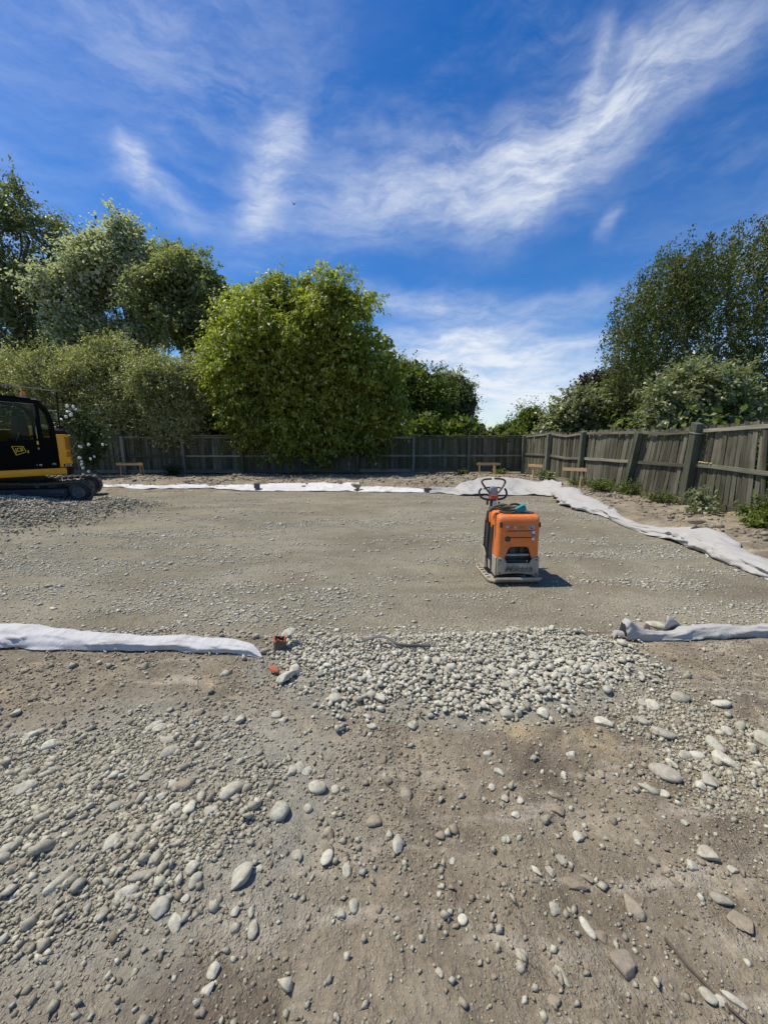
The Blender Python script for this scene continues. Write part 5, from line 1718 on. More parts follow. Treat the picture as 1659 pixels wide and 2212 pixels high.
    MB().tube([(-.15, -.20, .335), (-.12, -.232, .338), (.12, -.232, .338), (.15, -.20, .335)], .016, 10).build('guard_bar', MAT['pipe_metal'], root, True)
    mb = MB()
    mb.box((0, .05, .16), (.30, .36, .20))
    mb.box((0, -.15, .20), (.26, .10, .14))
    mb.build('exciter', MAT['engine_dark'], root, bevel=.01)
    for sx in (-.19, .19):
        for sy in (-.14, .18):
            MB().disc((sx, sy, .04), .038, .07, 'z', 14).build('rubber_mount', MAT['black_rubber'], root, True)
    # rear frame with side bars on the left
    for yy in (-.10, .05, .19):
        MB().tube([(-.258, yy, .10), (-.262, yy + .01, .35), (-.25, yy + .02, .66)], .010, 8).build('side_bar', MAT['frame_steel'], root, True)
    MB().box((-.252, .06, .42), (.008, .22, .40)).build('side_screen', MAT['black_plastic'], root, bevel=.002)
    mb = MB().prism([(.05, .10), (.30, .10), (.33, .18), (.27, .33), (.14, .33), (.05, .26)], -.284, -.270, 'x')
    mb.build('side_guard', MAT['dusty_steel'], root, bevel=.008)
    MB().box((0, .26, .44), (.44, .16, .46)).build('rear_housing', MAT['engine_dark'], root, bevel=.012)
    # handle column leaning back, console and grips (all set on the column)
    MB().box((-.105, .40, .70), (.075, .05, .62), rot=Matrix.Rotation(-.10, 3, 'X')).build('handle_column', MAT['black_plastic'], root, bevel=.008)
    MB().box((-.105, .363, .86), (.040, .006, .16), rot=Matrix.Rotation(-.10, 3, 'X')).build('warning_label', MAT['sticker_white'], root)
    MB().box((-.105, .3585, .845), (.036, .003, .05), rot=Matrix.Rotation(-.10, 3, 'X')).build('warning_mark', MAT['sticker_yellow'], root)
    MB().box((-.105, .415, .985), (.105, .09, .055), taper=.1).build('handle_head', MAT['red_plastic'], root, bevel=.008)
    con = [(-.052, .99), (-.056, 1.03), (-.045, 1.09), (-.030, 1.105), (.030, 1.105), (.045, 1.09), (.056, 1.03), (.052, .99)]
    o = MB().prism(con, -.035, .035, 'y').build('console', MAT['grey_plastic'], root, smooth=True, bevel=.01)
    o.location = (-.105, .44, .012)
    MB().tube([(-.225, .44, 1.085), (-.18, .46, 1.10), (-.105, .465, 1.10), (-.03, .46, 1.10), (.015, .44, 1.085)], .011, 8).build('cross_bar', MAT['red_plastic'], root, True)
    cx = -.105
    def ring(pts_, r_, name, mat):
        P = catmull([(x + cx, y, z, 0, 0) for x, y, z in pts_], 40)[:, :3]
        MB().tube([tuple(p) for p in P], r_, 10).build(name, MAT[mat], root, True)
    ring([(-.052, .40, 1.035), (-.075, .41, 1.06), (-.115, .43, 1.115), (-.145, .45, 1.165), (-.135, .455, 1.195), (-.09, .46, 1.207), (-.02, .46, 1.21)], .0125, 'upper_grip', 'brown_rubber')
    ring([(.052, .40, 1.035), (.075, .41, 1.06), (.12, .43, 1.115), (.152, .45, 1.165), (.142, .455, 1.195), (.095, .46, 1.21), (.015, .46, 1.215)], .0125, 'upper_grip', 'brown_rubber')
    ring([(-.15, .45, 1.09), (-.178, .44, 1.05), (-.172, .42, 1.00), (-.13, .41, .965), (-.05, .41, .948)], .0135, 'lower_grip', 'black_plastic')
    ring([(.15, .45, 1.09), (.172, .44, 1.05), (.166, .42, 1.00), (.125, .41, .965), (.05, .41, .952)], .0135, 'lower_grip', 'black_plastic')
    MB().box((-.185, .40, .92), (.022, .03, .075)).build('throttle_lever', MAT['black_plastic'], root, bevel=.004)
    MB().box((-.035, .40, .90), (.02, .03, .05)).build('throttle_lever', MAT['black_plastic'], root, bevel=.004)
    for o in root.children:
        if o.name.split('.')[0] in ('handle_column', 'warning_label', 'warning_mark', 'handle_head', 'console', 'cross_bar', 'upper_grip', 'lower_grip', 'throttle_lever'):
            o.location.z -= .07
    # lifting bow
    ring([(.015, .02, .79), (.03, .02, .835), (.075, .02, .872), (.135, .02, .885), (.19, .02, .868), (.225, .02, .835), (.238, .02, .79)], .0145, 'lifting_bow', 'brown_rubber')
    MB().prism([(-.155, -.13), (.05, -.165), (.20, -.14), (.225, -.08), (.17, .06), (-.10, .08), (-.165, 0)], .797, .806, 'z').build('top_mat', MAT['black_rubber'], root, bevel=.003)
    MB().tube([(-.20, .10, .79), (-.255, .09, .80), (-.275, .06, .74), (-.262, .04, .60), (-.266, .05, .40)], .011, 8).build('hose', MAT['black_rubber'], root, True)
    return root


def orange_wear():
    m = MAT['orange_cover']
    t = NT(m.node_tree)
    b = t.n['Principled BSDF']
    old = b.inputs['Base Color'].links[0].from_socket
    p = objc(t)
    wv = t.vmath('ADD', p, t.vmath('MULTIPLY', t.noise(p, 14, 4, .6).outputs['Color'], (.05, .05, .05)).outputs[0]).outputs[0]
    ed = t.node('ShaderNodeTexVoronoi', {'Vector': t.mapping(wv, rot=(.3, .5, .2), scale=(1, 1, .45)), 'Scale': 15.0}, feature='DISTANCE_TO_EDGE').outputs['Distance']
    scr = t.math('MULTIPLY', t.math('SUBTRACT', 1.0, t.ss(ed, 0.0, 0.035)), t.ss(t.noise(p, 9, 3, .6).outputs[0], .50, .62))
    c = t.mix(t.math('MULTIPLY', scr, .7), old, (0.62, 0.40, 0.24))
    grime = t.ss(t.noise(t.mapping(p, scale=(10, 10, 26)), 1.0, 6, .7).outputs[0], .56, .72)
    c = t.mix(t.math('MULTIPLY', grime, .5), c, (0.20, 0.085, 0.035))
    t.l.new(c, b.inputs['Base Color'])


orange_wear()
simple('dusty_text', (0.125, 0.105, 0.082), 0.85, var=0.4, scale=18, dirt=(0.28, 0.25, 0.195), dirt_amt=0.4)


def worn_mat():
    m, t, b = new_mat('worn_sticker')
    p = objc(t)
    n = t.noise(t.mapping(p, scale=(90, 1, 40)), 1.0, 5, 0.7).outputs[0]
    n2 = t.noise(p, 24, 4, 0.6).outputs[0]
    c = t.mix(t.ss(n, 0.50, 0.60), (0.60, 0.15, 0.03), (0.20, 0.17, 0.20))
    c = t.mix(t.math('MULTIPLY', t.ss(n2, 0.50, 0.58), t.ss(n, 0.42, 0.55)), c, (0.75, 0.70, 0.66))
    t.l.new(c, b.inputs['Base Color'])
    b.inputs['Roughness'].default_value = 0.6


worn_mat()
build_compactor()


def build_strap():
    """olive webbing and a teal pad heaped on top of the compactor"""
    root = empty('tool_belt', (1.45, 4.42, PAD_Z + .81), R(0), label='olive webbing belt with a teal pouch heaped on top of the compactor', cat='tool belt')
    root.scale = (1.2, 1.1, 1.35)
    mb = MB()
    g = random.Random(3)
    for k in range(4):
        pts_ = []
        for q in range(18):
            t = q / 17
            x = -.19 + .27 * t
            pts_.append((x, -.05 + .022 * k + .025 * math.sin(t * 5 + k), .010 + .014 * (k % 3) + .020 * math.sin(t * 3.14) + .008 * math.sin(t * 9 + k * 2)))
        mb.tube(pts_, [.010 + .008 * math.sin(q / 17 * 3.14) for q in range(18)], 8, flat=.7)
    mb.build('webbing', MAT['olive_cloth'], root, True)
    MB().tube([(-.13, -.05, .03), (-.185, -.06, .035), (-.215, -.07, .01), (-.222, -.075, -.04), (-.215, -.07, -.085)], [.018, .02, .02, .018, .012], 10, flat=.6).build('hanging_end', MAT['black_rubber'], root, True)
    mb = MB()
    mb.box((.095, -.045, .026), (.105, .07, .042), rot=Matrix.Rotation(-.25, 3, 'Y'))
    mb.build('pouch', MAT['teal_cloth'], root, bevel=.008)
    MB().box((.095, -.05, .052), (.10, .06, .006), rot=Matrix.Rotation(-.42, 3, 'Y')).build('pouch_flap', MAT['teal_cloth'], root, bevel=.002)
    MB().tube([(.05, -.08, .01), (-.02, -.10, .008), (-.10, -.09, .012)], .006, 8).build('cord', MAT['olive_cloth'], root, True)


build_strap()

# ------------------------------------------------------------------ excavator
def build_excavator():
    h = Vector((-0.47, -0.883)).normalized()
    P = Vector((-8.2, 10.2, 0.0))
    ang = math.atan2(h.y, h.x)
    root = empty('excavator', P, ang, label='yellow and black crawler excavator cut by the left picture edge', cat='excavator')
    Y, K, G = MAT['jcb_yellow'], MAT['jcb_black'], MAT['jcb_grey']
    # local: x forward along the machine, y = 0 on the cab side (towards the camera), minus y inwards
    MB().prism([(-.02, .70), (.02, .695), (.035, .78), (.02, .86), (-.02, .86)], .15, 2.75, 'x').build('side_skirt', Y, root, smooth=True, bevel=.006)
    MB().box((1.3, -1.22, .78), (2.6, 2.30, .14)).build('deck', G, root, bevel=.01)
    tail = [(.14, 0), (.02, -.02), (-.04, -.06), (-.07, -.14), (-.20, -.5), (-.28, -.9), (-.30, -1.2), (-.28, -1.55), (-.20, -1.95), (-.06, -2.3), (.02, -2.38), (.14, -2.4)]
    MB().prism(tail + [(.6, -2.4), (.6, -.06)], .70, .875, 'z').build('counterweight', G, root, smooth=True, bevel=.02)
    eng = [(.27, .0), (.10, .0), (.02, -.015), (-.035, -.05), (-.065, -.12), (-.19, -.5), (-.27, -.9), (-.29, -1.2), (-.27, -1.55), (-.19, -1.95), (-.05, -2.3), (.1, -2.38), (.6, -2.38), (.6, -1.2), (.27, -1.2)]
    cover = MB().prism(eng, .878, 1.71, 'z').build('engine_cover', Y, root, smooth=True, bevel=.015)
    hump = [(.27, -.05), (.0, -.06), (-.04, -.16), (-.17, -.55), (-.22, -.95), (.27, -.95)]
    mb = MB()
    n = len(hump)
    V = [(x, y, 1.712) for x, y in hump] + [(x + (.02 if x < .2 else 0), y - .02, 1.80) for x, y in hump] + [(x + (.10 if x < .2 else 0), y - (.10 if y > -.4 else 0), 1.865) for x, y in hump]
    F = [tuple(range(n - 1, -1, -1)), tuple(range(2 * n, 3 * n))]
    for r_ in range(2):
        F += [(r_ * n + i, r_ * n + (i + 1) % n, (r_ + 1) * n + (i + 1) % n, (r_ + 1) * n + i) for i in range(n)]
    mb.add(V, F).build('hood', G, root, smooth=True, bevel=.01)
    # louvres on the cover: dark slots, two columns
    mb = MB()
    for k in range(17):
        z = 1.635 - k * .030
        if k in (11, 12, 13): continue
        mb.box((.055, -.001, z), (.085, .012, .013))
    mb.build('louvre_column', MAT['louvre_dark'], cover, kind='stuff')
    mb = MB()
    for k in range(21):
        z = 1.635 - k * .030
        mb.box((-.018, -.032, z), (.044, .012, .013), rot=R(35))
    mb.build('louvre_column', MAT['louvre_dark'], cover, kind='stuff')
    MB().disc((.055, -.004, 1.255), .018, .012, 'y', 12).build('lock', MAT['louvre_dark'], cover)
    s_ = MB().box((.085, .0015, .925), (.21, .004, .07)).build('model_plate', K, cover)
    text_part('lettering', 'JZ140', .06, MAT['sticker_white'], s_, (.088, .0045, .925), (R(90), 0, R(180)), .0008, .12, 1.05, .001)
    # cab
    out = [(.27, .87), (.262, 1.45), (.275, 1.95), (.31, 2.18), (.37, 2.34), (.47, 2.45), (.62, 2.51), (1.5, 2.55), (1.72, 2.50), (1.83, 2.35), (1.90, 1.8), (1.94, 1.3), (1.90, .87)]
    cx_, cz_ = 1.05, 1.65
    def ringp(poly, wdt):
        inner = []
        m = len(poly)
        for i in range(m):
            p0, p1, p2 = Vector(poly[i - 1]), Vector(poly[i]), Vector(poly[(i + 1) % m])
            a, b = (p1 - p0).normalized(), (p2 - p1).normalized()
            nb = Vector((-(a.y + b.y), a.x + b.x)).normalized()
            if nb.dot(Vector((cx_, cz_)) - p1) < 0: nb = -nb
            inner.append(tuple(p1 + nb * wdt))
        return inner
    def frame(y0, y1, wdt):
        inn = ringp(out, wdt)
        m = len(out)
        V = []
        for y in (y0, y1):
            V += [(x, y, z) for x, z in out] + [(x, y, z) for x, z in inn]
        F = []
        for i in range(m):
            j = (i + 1) % m
            F.append((i, j, m + j, m + i))
            F.append((2 * m + i, 3 * m + i, 3 * m + j, 2 * m + j))
            F.append((i, 2 * m + i, 2 * m + j, j))
            F.append((m + i, m + j, 3 * m + j, 3 * m + i))
        return MB().add(V, F)
    cab = frame(-.09, .0, .095).build('cab', K, root, smooth=True)
    frame(-1.0, -.92, .095).build('cab_frame', K, cab, smooth=True)
    # shell between the two side frames: roof, rear edge, front edge bars
    mb = MB()
    roof = [(.37, 2.335), (.47, 2.447), (.62, 2.507), (1.5, 2.547), (1.72, 2.497), (1.70, 2.44), (1.5, 2.48), (.64, 2.44), (.52, 2.39), (.42, 2.30)]
    mb.prism(roof, -.919, -.091, 'y')
    mb.build('roof', K, cab, smooth=True)
    mb = MB().prism([(.40, 2.47), (.55, 2.545), (1.0, 2.585), (1.5, 2.585), (1.66, 2.55), (1.6, 2.55), (.6, 2.515)], -.88, -.06, 'y')
    mb.build('roof_cap', K, cab, smooth=True, bevel=.01)
    MB().prism([(.265, .9), (.268, 1.62), (.30, 1.62), (.30, .9)], -.919, -.091, 'y').build('rear_panel', K, cab)
    MB().prism([(1.86, .9), (1.89, 1.3), (1.85, 1.3), (1.82, .9)], -.919, -.091, 'y').build('front_panel', K, cab)
    # lower side skin with door, divider post
    MB().prism([(.34, .93), (.34, 1.63), (.54, 1.63), (.54, .93)], -.05, -.012, 'y').build('lower_panel', K, cab, bevel=.004)
    door = MB().prism([(.60, .93), (.60, 1.58), (1.80, 1.50), (1.83, 1.3), (1.80, .93)], -.05, -.008, 'y').build('door', K, cab, bevel=.006)
    MB().prism([(.535, .93), (.535, 2.42), (.605, 2.435), (.605, .93)], -.07, -.004, 'y').build('door_post', K, cab, bevel=.006)
    MB().tube([(.66, .004, 1.60), (.66, .02, 1.62), (.66, .02, 1.86), (.66, .004, 1.88)], .010, 8).build('grab_rail', MAT['pipe_metal'], door, True)
    MB().box((.66, .0, 1.50), (.035, .012, .085)).build('door_handle', MAT['sticker_yellow'], door)
    MB().box((.66, .0, 1.36), (.030, .010, .045)).build('door_lock', MAT['grey_plastic'], door)
    # panes
    rp = [(.345, 1.66), (.355, 2.0), (.40, 2.22), (.46, 2.33), (.53, 2.39), (.53, 1.66)]
    MB().prism(rp, -.045, -.040, 'y').build('rear_side_pane', MAT['cab_glass'], cab)
    dp = [(.61, 1.58), (.61, 2.42), (1.50, 2.45), (1.66, 2.41), (1.74, 2.30), (1.80, 1.8), (1.82, 1.50)]
    MB().prism(dp, -.045, -.040, 'y').build('door_pane', MAT['cab_glass'], cab)
    MB().prism([(.37, 1.64), (.37, 2.40), (1.66, 2.42), (1.80, 1.8), (1.84, 1.3), (1.6, 1.3)], -.962, -.957, 'y').build('far_side_pane', MAT['cab_glass'], cab)
    MB().prism([(1.80, 2.36), (1.87, 1.8), (1.91, 1.31), (1.905, 1.31), (1.865, 1.8), (1.795, 2.36)], -.915, -.095, 'y').build('windscreen', MAT['cab_glass'], cab)
    MB().prism([(.268, 1.63), (.28, 1.95), (.315, 2.18), (.365, 2.32), (.370, 2.318), (.320, 2.18), (.285, 1.95), (.273, 1.63)], -.915, -.095, 'y').build('rear_pane', MAT['cab_glass'], cab)
    # seat and controls seen through the glass
    mb = MB()
    mb.prism([(.72, 1.35), (.68, 1.80), (.72, 2.12), (.84, 2.16), (.90, 1.9), (.90, 1.5), (1.3, 1.45), (1.3, 1.33)], -.70, -.25, 'y')
    mb.build('seat', MAT['black_rubber'], cab, bevel=.03)
    mb = MB()
    mb.box((1.05, -.48, 1.1), (.5, .45, .42))
    mb.box((1.45, -.25, 1.45), (.10, .10, .35))
    mb.box((.95, -.18, 1.55), (.45, .10, .10))
    mb.build('controls', MAT['black_rubber'], cab, bevel=.02)
    MB().tube([(1.02, -.12, 1.55), (.96, -.12, 1.68), (.95, -.13, 1.74)], .012, 8).build('control_lever', MAT['grey_plastic'], cab, True)
    # logo on the door
    c = (1.03, .0, 1.32)
    lg = [(.92, 1.285), (.905, 1.365), (1.075, 1.385), (1.135, 1.37), (1.12, 1.24), (1.06, 1.225)]
    lg = [(1.165, 1.420), (1.105, 1.205), (.900, 1.280), (.948, 1.420)]
    s_ = MB().prism(lg, -.0085, .0005, 'y').build('logo_plate', MAT['sticker_yellow'], door)
    lc = Vector((sum(p[0] for p in lg) / 4, sum(p[1] for p in lg) / 4))
    MB().prism([tuple(lc + (Vector(p) - lc) * .88) for p in lg], .0006, .0016, 'y').build('logo_field', K, s_)
    text_part('lettering', 'JCB', .125, MAT['sticker_yellow'], s_, (1.035, .0020, 1.332), (R(90), R(-9), R(180)), .0006, .14, .80, .0012)
    MB().box((.87, .0, 1.29), (.02, .004, .07)).build('warning_sticker', MAT['sticker_yellow'], door)
    text_part('lettering', '76', .045, MAT['grey_plastic'], door, (.74, -.006, .955), (R(90), 0, R(180)), .0008)
    MB().box((.665, -.006, .955), (.055, .004, .045)).build('data_plate', MAT['grey_plastic'], door)
    pts_ = [(.385 + .05 * math.cos(k * .224), .965 + .034 * math.sin(k * .224)) for k in range(28)]
    s_ = MB().prism(pts_, -.011, -.008, 'y').build('round_sticker', MAT['grey_plastic'], cab)
    pts_ = [(.385 + .044 * math.cos(k * .224), .965 + .028 * math.sin(k * .224)) for k in range(28)]
    MB().prism(pts_, -.0078, -.0068, 'y').build('sticker_field', K, s_)
    text_part('lettering', '884', .036, MAT['sticker_white'], s_, (.385, -.006, .965), (R(90), 0, R(180)), .0006, 0, 1, .001)
    MB().box((.60, -.02, 2.545), (.09, .05, .03)).build('roof_plate', MAT['grey_plastic'], cab)
    MB().tube([(1.45, -.03, 2.44), (.85, -.0, 2.43), (.62, -.0, 2.42)], .006, 6).build('gutter', MAT['grey_plastic'], cab, True)
    # beacon
    bc = MB().disc((.66, -.35, 2.585), .060, .035, 'z', 20).build('beacon', MAT['grey_plastic'], root, True)
    MB().disc((.66, -.35, 2.62), .052, .11, 'z', 20, r2=.046).build('lens', MAT['beacon_orange'], bc, True, bevel=.008)
    # work lamps and mirror at the front of the roof
    for yy in (-.2, -.75):
        l_ = MB().disc((1.72, yy, 2.60), .055, .09, 'x', 16).build('work_lamp', G, root, True)
        MB().disc((1.811, yy, 2.60), .046, .008, 'x', 16).build('lens', MAT['sticker_white'], l_)
    m_ = MB().box((1.98, .12, 1.95), (.04, .16, .26)).build('mirror', G, root, bevel=.01)
    MB().tube([(1.85, -.02, 2.2), (1.96, .08, 2.1), (1.975, .1, 2.05)], .012, 8).build('bracket', G, m_, True)
    # guard rail on the hood
    r_ = MB().tube([(.07, -.22, 1.86), (.055, -.22, 2.3), (.03, -.22, 2.80)], .018, 8).build('rail_post', G, root, True)
    MB().tube([(.03, -.22, 2.80), (.6, -.24, 2.83), (1.3, -.26, 2.85), (2.4, -.3, 2.86)], .010, 8).build('top_rail', MAT['pipe_metal'], root, True)
    MB().tube([(.05, -.22, 2.32), (.10, -.6, 2.32), (.2, -1.3, 2.32)], .009, 8).build('mid_rail', MAT['pipe_metal'], root, True)
    MB().tube([(.2, -1.3, 1.86), (.2, -1.3, 2.34)], .016, 8).build('rail_post', G, root, True)
    MB().box((.02, -.34, 1.90), (.10, .18, .06)).build('camera_housing', K, root, bevel=.012)
    # yellow tank box and boom on the far side
    MB().box((1.15, -1.85, 1.35), (1.5, .85, 1.0)).build('tank', MAT['pale_yellow'], root, bevel=.04)
    MB().box((.06, -1.62, 1.83), (.52, 1.25, .235)).build('filter_box', MAT['pale_yellow'], root, bevel=.03)
    MB().disc((.0, -1.45, 1.948), .12, .05, 'z', 18, r2=.07).build('filler_cap', MAT['pale_yellow'], root, True)
    mb = MB()
    bo = [(1.5, 1.0), (2.3, 2.2), (3.8, 3.15), (5.2, 3.05), (5.2, 2.8), (3.9, 2.75), (2.75, 1.9), (1.9, .9)]
    mb.prism(bo, -1.32, -1.0 - .04, 'y')
    mb.build('boom', Y, root, bevel=.02)
    mb = MB().prism([(5.0, 3.3), (5.35, 3.3), (5.6, 2.6), (5.2, .9), (5.0, .9), (5.05, 2.6)], -1.30, -1.08, 'y')
    mb.build('dipper_arm', Y, root, bevel=.02)
    mb = MB().prism([(5.3, .95), (4.9, .95), (4.55, .6), (4.5, .2), (4.75, -.02), (5.15, .05), (4.85, .3), (4.9, .55)], -1.6, -.8, 'y')
    mb.build('bucket', G, root, bevel=.01)
    # undercarriage, slewed against the upper body
    P2 = Vector((-7.55, 9.82, 0.0))
    a2 = math.atan2(-.51, -.86)
    rootM = Matrix.Translation(P) @ Matrix.Rotation(ang, 4, 'Z')
    trk = Matrix.Translation(P2) @ Matrix.Rotation(a2, 4, 'Z') @ Matrix.Rotation(R(-1.0), 4, 'Y')
    X = rootM.inverted() @ trk          # track frame -> machine frame
    Lk, Rk, zc = 3.5, .275, .225         # loop length, end radius, axle height
    path = []
    straight = Lk - 2 * Rk
    per = 2 * straight + 2 * math.pi * Rk
    ns = 52
    def loop_at(s):
        s = s % per
        if s < straight:                  # along the top, back to front
            t = s / straight
            return Rk + s, zc + Rk - .035 * math.sin(t * math.pi * 2.0) ** 2, 0.0
        s -= straight
        if s < math.pi * Rk:
            a = s / Rk
            return Lk - Rk + Rk * math.sin(a), zc + Rk * math.cos(a), -a
        s -= math.pi * Rk
        if s < straight:
            return Lk - Rk - s, zc - Rk, -math.pi
        s -= straight
        a = s / Rk
        return Rk - Rk * math.sin(a), zc - Rk * math.cos(a), -math.pi - a
    sw = per / ns
    for yy in (-.56, -2.55):
        tr = link('track_frame', None, None, root) if False else None
        shoe = MB()
        shoe.box((0, 0, 0), (sw * .93, .56, .028))
        shoe.box((-sw * .30, 0, .026), (.014, .56, .026))
        shoe.box((0, 0, .022), (.012, .56, .018))
        shoe.box((0, 0, -.035), (sw * .7, .16, .05))
        sm = shoe.mesh('track_shoe', MAT['track_steel'])
        fm = MB()
        fm.prism([(.50, .13), (.50, .33), (3.0, .36), (3.0, .10)], yy - .14, yy + .24, 'y')
        fr_ = fm.build('track_frame', MAT['frame_steel'], root, bevel=.015, xf=X)
        MB().box((.72, yy + .25, .26), (.30, .02, .07)).build('cover_plate', MAT['track_steel'], fr_, xf=X, bevel=.004)
        MB().disc((.275, yy + .12, .225), .15, .17, 'y', 24).build('idler_hub', MAT['track_steel'], fr_, True, xf=X)
        MB().disc((.275, yy - .18, .225), .235, .30, 'y', 24).build('idler', MAT['track_steel'], fr_, True, xf=X)
        MB().disc((Lk - .275, yy - .18, .225), .235, .34, 'y', 24).build('sprocket', MAT['track_steel'], fr_, True, xf=X)
        for k in range(6):
            MB().disc((.72 + k * .42, yy - .15, .055), .075, .32, 'y', 16).build('roller', MAT['track_steel'], fr_, True, xf=X)
        for k in range(2):
            MB().disc((1.1 + k * 1.1, yy - .1, .40), .05, .22, 'y', 14).build('carrier_roller', MAT['track_steel'], fr_, True, xf=X)
        for k in range(ns):
            x, z, a = loop_at(k * sw)
            o = link('track_shoe', sm, None, fr_)
            o.matrix_local = X @ Matrix.Translation((x, yy, z)) @ Matrix.Rotation(-a, 4, 'Y')
    MB().box((1.75, -1.55, .36), (1.6, 1.5, .22)).build('car_body', MAT['frame_steel'], root, bevel=.03, xf=X)
    MB().disc((1.75, -1.55, .46), .62, .25, 'z', 32).build('slew_ring', MAT['frame_steel'], root, True, xf=X)


build_excavator()

# ------------------------------------------------------------------ small things
def block(name, x, y, z, s, rz, mat, label, cat, bevel=.008, tilt=0.0):
    o = MB().box((0, 0, s[2] / 2), s).build(name, MAT[mat], None, bevel=bevel)
    o.location = (x, y, z)
    o.rotation_euler = (tilt, tilt * .5, rz)
    return props(o, label, cat, 'weights holding the cloth down')


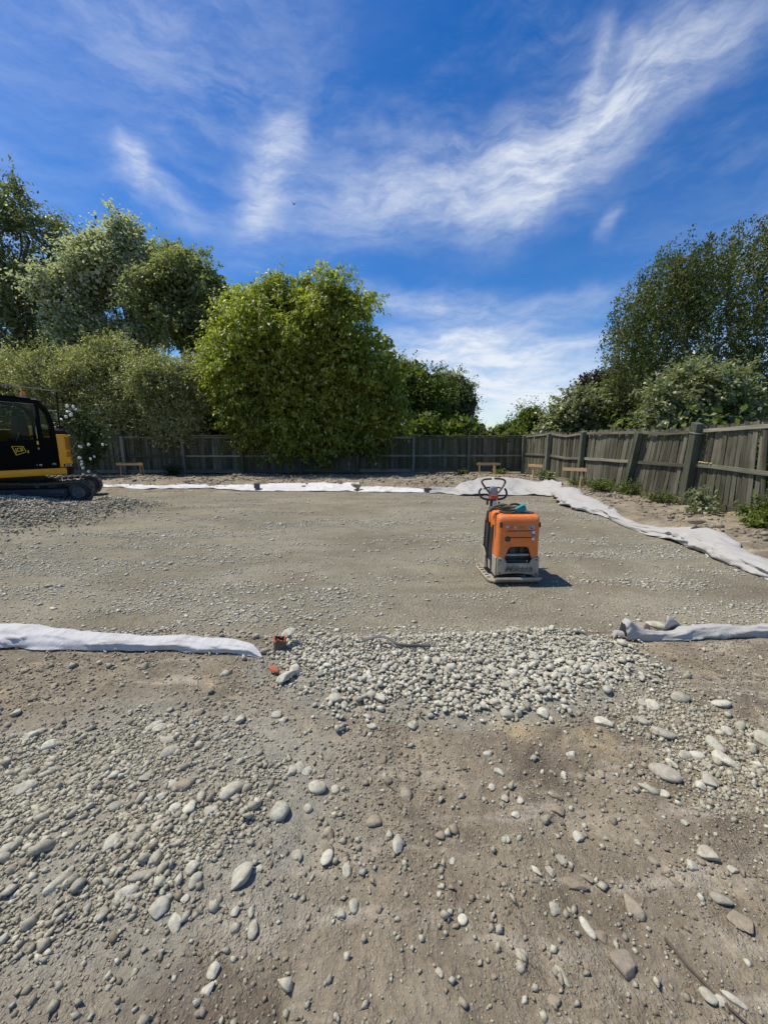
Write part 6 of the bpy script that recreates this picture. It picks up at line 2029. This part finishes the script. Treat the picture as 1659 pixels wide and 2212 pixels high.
def build_small():
    block('concrete_block', -4.27, 12.9, sz(-4.27, 12.9) + .07, (.19, .16, .17), .3, 'concrete_dark', 'dark squared block lying on the middle of the far white cloth', 'block')
    o = place_stone('flat_rock', V_DULL, 1, -0.93, 12.95, .42, .26, 10, c=.16, sink=.05, zextra=.12, label='dark flat rock at the right end of the far white cloth', cat='rock', group='weights holding the cloth down')
    block('concrete_block', 1.42, 12.5, sz(1.42, 12.5) + .02, (.22, .14, .14), -.2, 'concrete_dark', 'small dark block where the short white cloth ends at the far bank', 'block')
    o = place_stone('flat_rock', V_DULL, 2, 5.18, 6.28, .32, .20, 12, c=.11, sink=.0, zextra=.155, label='beige flat rock lying on the grey cloth at the right', cat='rock', group='weights holding the cloth down')
    # metal stake lying across the right cloth
    o = MB().tube([(4.86, 8.32, sz(4.86, 8.32) + .02), (5.02, 8.46, .13), (5.16, 8.55, .10)], .016, 8).build('metal_stake', MAT['wire_grey'], None, True)
    props(o, 'bent grey metal stake stuck through the right cloth', 'stake')
    # clay pipe
    x, y = -.76, 2.60
    z = sz(x, y)
    root = empty('clay_pipe', (x, y, z), label='broken brown clay pipe stub with an orange rim beside the gravel bed', cat='pipe')
    mb = MB()
    seg = 22
    V, F = [], []
    for zz, r_ in ((-.04, .046), (.088, .046), (.096, .044), (.096, .034), (-.04, .034)):
        for k in range(seg):
            a = 2 * math.pi * k / seg
            j = (.012 * math.sin(a * 3) + .006 * math.sin(a * 7 + 1)) if zz > .08 else 0
            V.append((r_ * math.cos(a), r_ * math.sin(a), zz + j))
    for q in range(4):
        for k in range(seg):
            F.append((q * seg + k, q * seg + (k + 1) % seg, (q + 1) * seg + (k + 1) % seg, (q + 1) * seg + k))
    o = MB().add(V, F[:seg] + F[3 * seg:]).build('pipe_wall', MAT['pipe_brown'], root, True)
    o = MB().add(V, F[seg:3 * seg]).build('pipe_rim', MAT['terracotta'], root, True)
    o = place_stone('river_stone', V_ROUND, 3, -.715, 2.655, .11, .07, 15, c=.03, sink=0, zextra=.095, label='flat pale stone leaning on the broken clay pipe', cat='stone', group='single stones of the foreground')
    v = stone_shape(ICO2[0], 777, .2, 5) * np.array([.040, .022, .012])
    for (x, y, rz, lab, s) in ((-.72, 2.31, -.6, 'orange clay shard on the soil below the clay pipe', 1.0), (.29, 2.585, .4, 'small orange clay shard among the river gravel', .5)):
        o = link('clay_shard', np_mesh('clay_shard', v, ICO2[1], MAT['terracotta']), label=lab, cat='shard', group='orange clay shards')
        o.location = (x, y, sz(x, y) + .03)
        o.rotation_euler = (.5, .1, rz)
        o.scale = (s, s, s)
    # long stone leaning by the pile edge
    place_stone('river_stone', V_ROUND, 5, -.62, 2.235, .17, .06, 55, c=.055, sink=.05, zextra=.01, label='long grey stone slanting at the left edge of the gravel bed', cat='stone', group='single stones of the foreground')
    # grey strap end in the gravel
    P = catmull([(-.16, 2.64, .01, 0, 0), (-.08, 2.655, .028, 0, 0), (.0, 2.645, .03, 0, 0), (.06, 2.61, .022, 0, 0), (.12, 2.575, .012, 0, 0), (.22, 2.57, .008, 0, 0), (.34, 2.575, .004, 0, 0)], 40)
    mb = MB()
    V, F = [], []
    for k, p in enumerate(P):
        zz = sz(p[0], p[1]) + .035 + p[2]
        tl = .5 + .5 * math.sin(k * .16)
        V += [(p[0], p[1] - .016 * tl, zz - .014 * (1 - tl)), (p[0], p[1] + .016 * tl, zz + .014 * (1 - tl))]
        if k: F.append((2 * k - 2, 2 * k - 1, 2 * k + 1, 2 * k))
    o = link('strap', np_mesh('strap', np.array(V), np.array(F), MAT['concrete_dark'], True), label='torn grey strip of cloth sticking out of the gravel bed', cat='strap')
    o.modifiers.new('thick', 'SOLIDIFY').thickness = .004
    # rocks behind the torn cloth flap
    place_stone('rock', V_DULL, 0, 2.14, 2.96, .14, .09, 5, c=.07, sink=.1, zextra=.02, label='brown rock behind the torn flap of the right front cloth', cat='rock', group='rocks behind the right front cloth')
    place_stone('rock', V_ROUND, 2, 2.27, 2.98, .17, .10, -5, c=.07, sink=.1, zextra=.02, label='pale rock right behind the torn flap of the right front cloth', cat='rock', group='rocks behind the right front cloth')
    # twigs
    for pts_, r_, lab in (
        ([(.86, .93), (.885, .87), (.92, .80), (.955, .745)], .005, 'dark bent stick beside the white stones at bottom right'),
        ([(.20, 1.905), (.203, 1.885)], .004, 'short dark twig standing below the gravel bed'),
        ([(0.005, 1.49), (.03, 1.47), (.055, 1.45)], .003, 'thin twig lying at the centre of the bare soil'),
        ([(1.18, .93), (1.28, .945), (1.38, .95)], .005, 'grey stick at the lower right picture edge')):
        q = [(x, y, sz(x, y) + r_ + (.05 if len(pts_) == 2 and i == 1 else .002)) for i, (x, y) in enumerate(pts_)]
        o = MB().tube(q, [r_ * (1 - .15 * i) for i in range(len(q))], 6).build('twig', MAT['twig'], None, True)
        props(o, lab, 'twig', 'twigs on the foreground soil')
    # a lone pebble on the open pad
    place_stone('river_stone', V_ROUND, 1, 2.95, 6.55, .07, .05, 0, c=.04, sink=.1, label='single pebble alone on the open pad right of the compactor', cat='stone', group='single stones of the foreground')
    # bird
    root = empty('bird', (-11.4, 55.0, 31.3), R(30), label='small dark bird flying high in the sky', cat='bird')
    root.scale = (.65, .65, .65)
    v = ICO2[0] * np.array([.10, .26, .10])
    link('body', np_mesh('body', v, ICO2[1], MAT['bird_dark'], True), None, root)
    for s in (-1, 1):
        V = np.array([(0, .10, .02), (s * .25, .12, .20), (s * .5, -.02, .30), (s * .24, -.08, .18), (0, -.10, .02)])
        o = link('wing', np_mesh('wing', V, np.array([[0, 1, 2, 3, 4]]), MAT['bird_dark']), None, root)
        o.modifiers.new('thick', 'SOLIDIFY').thickness = .015


build_small()
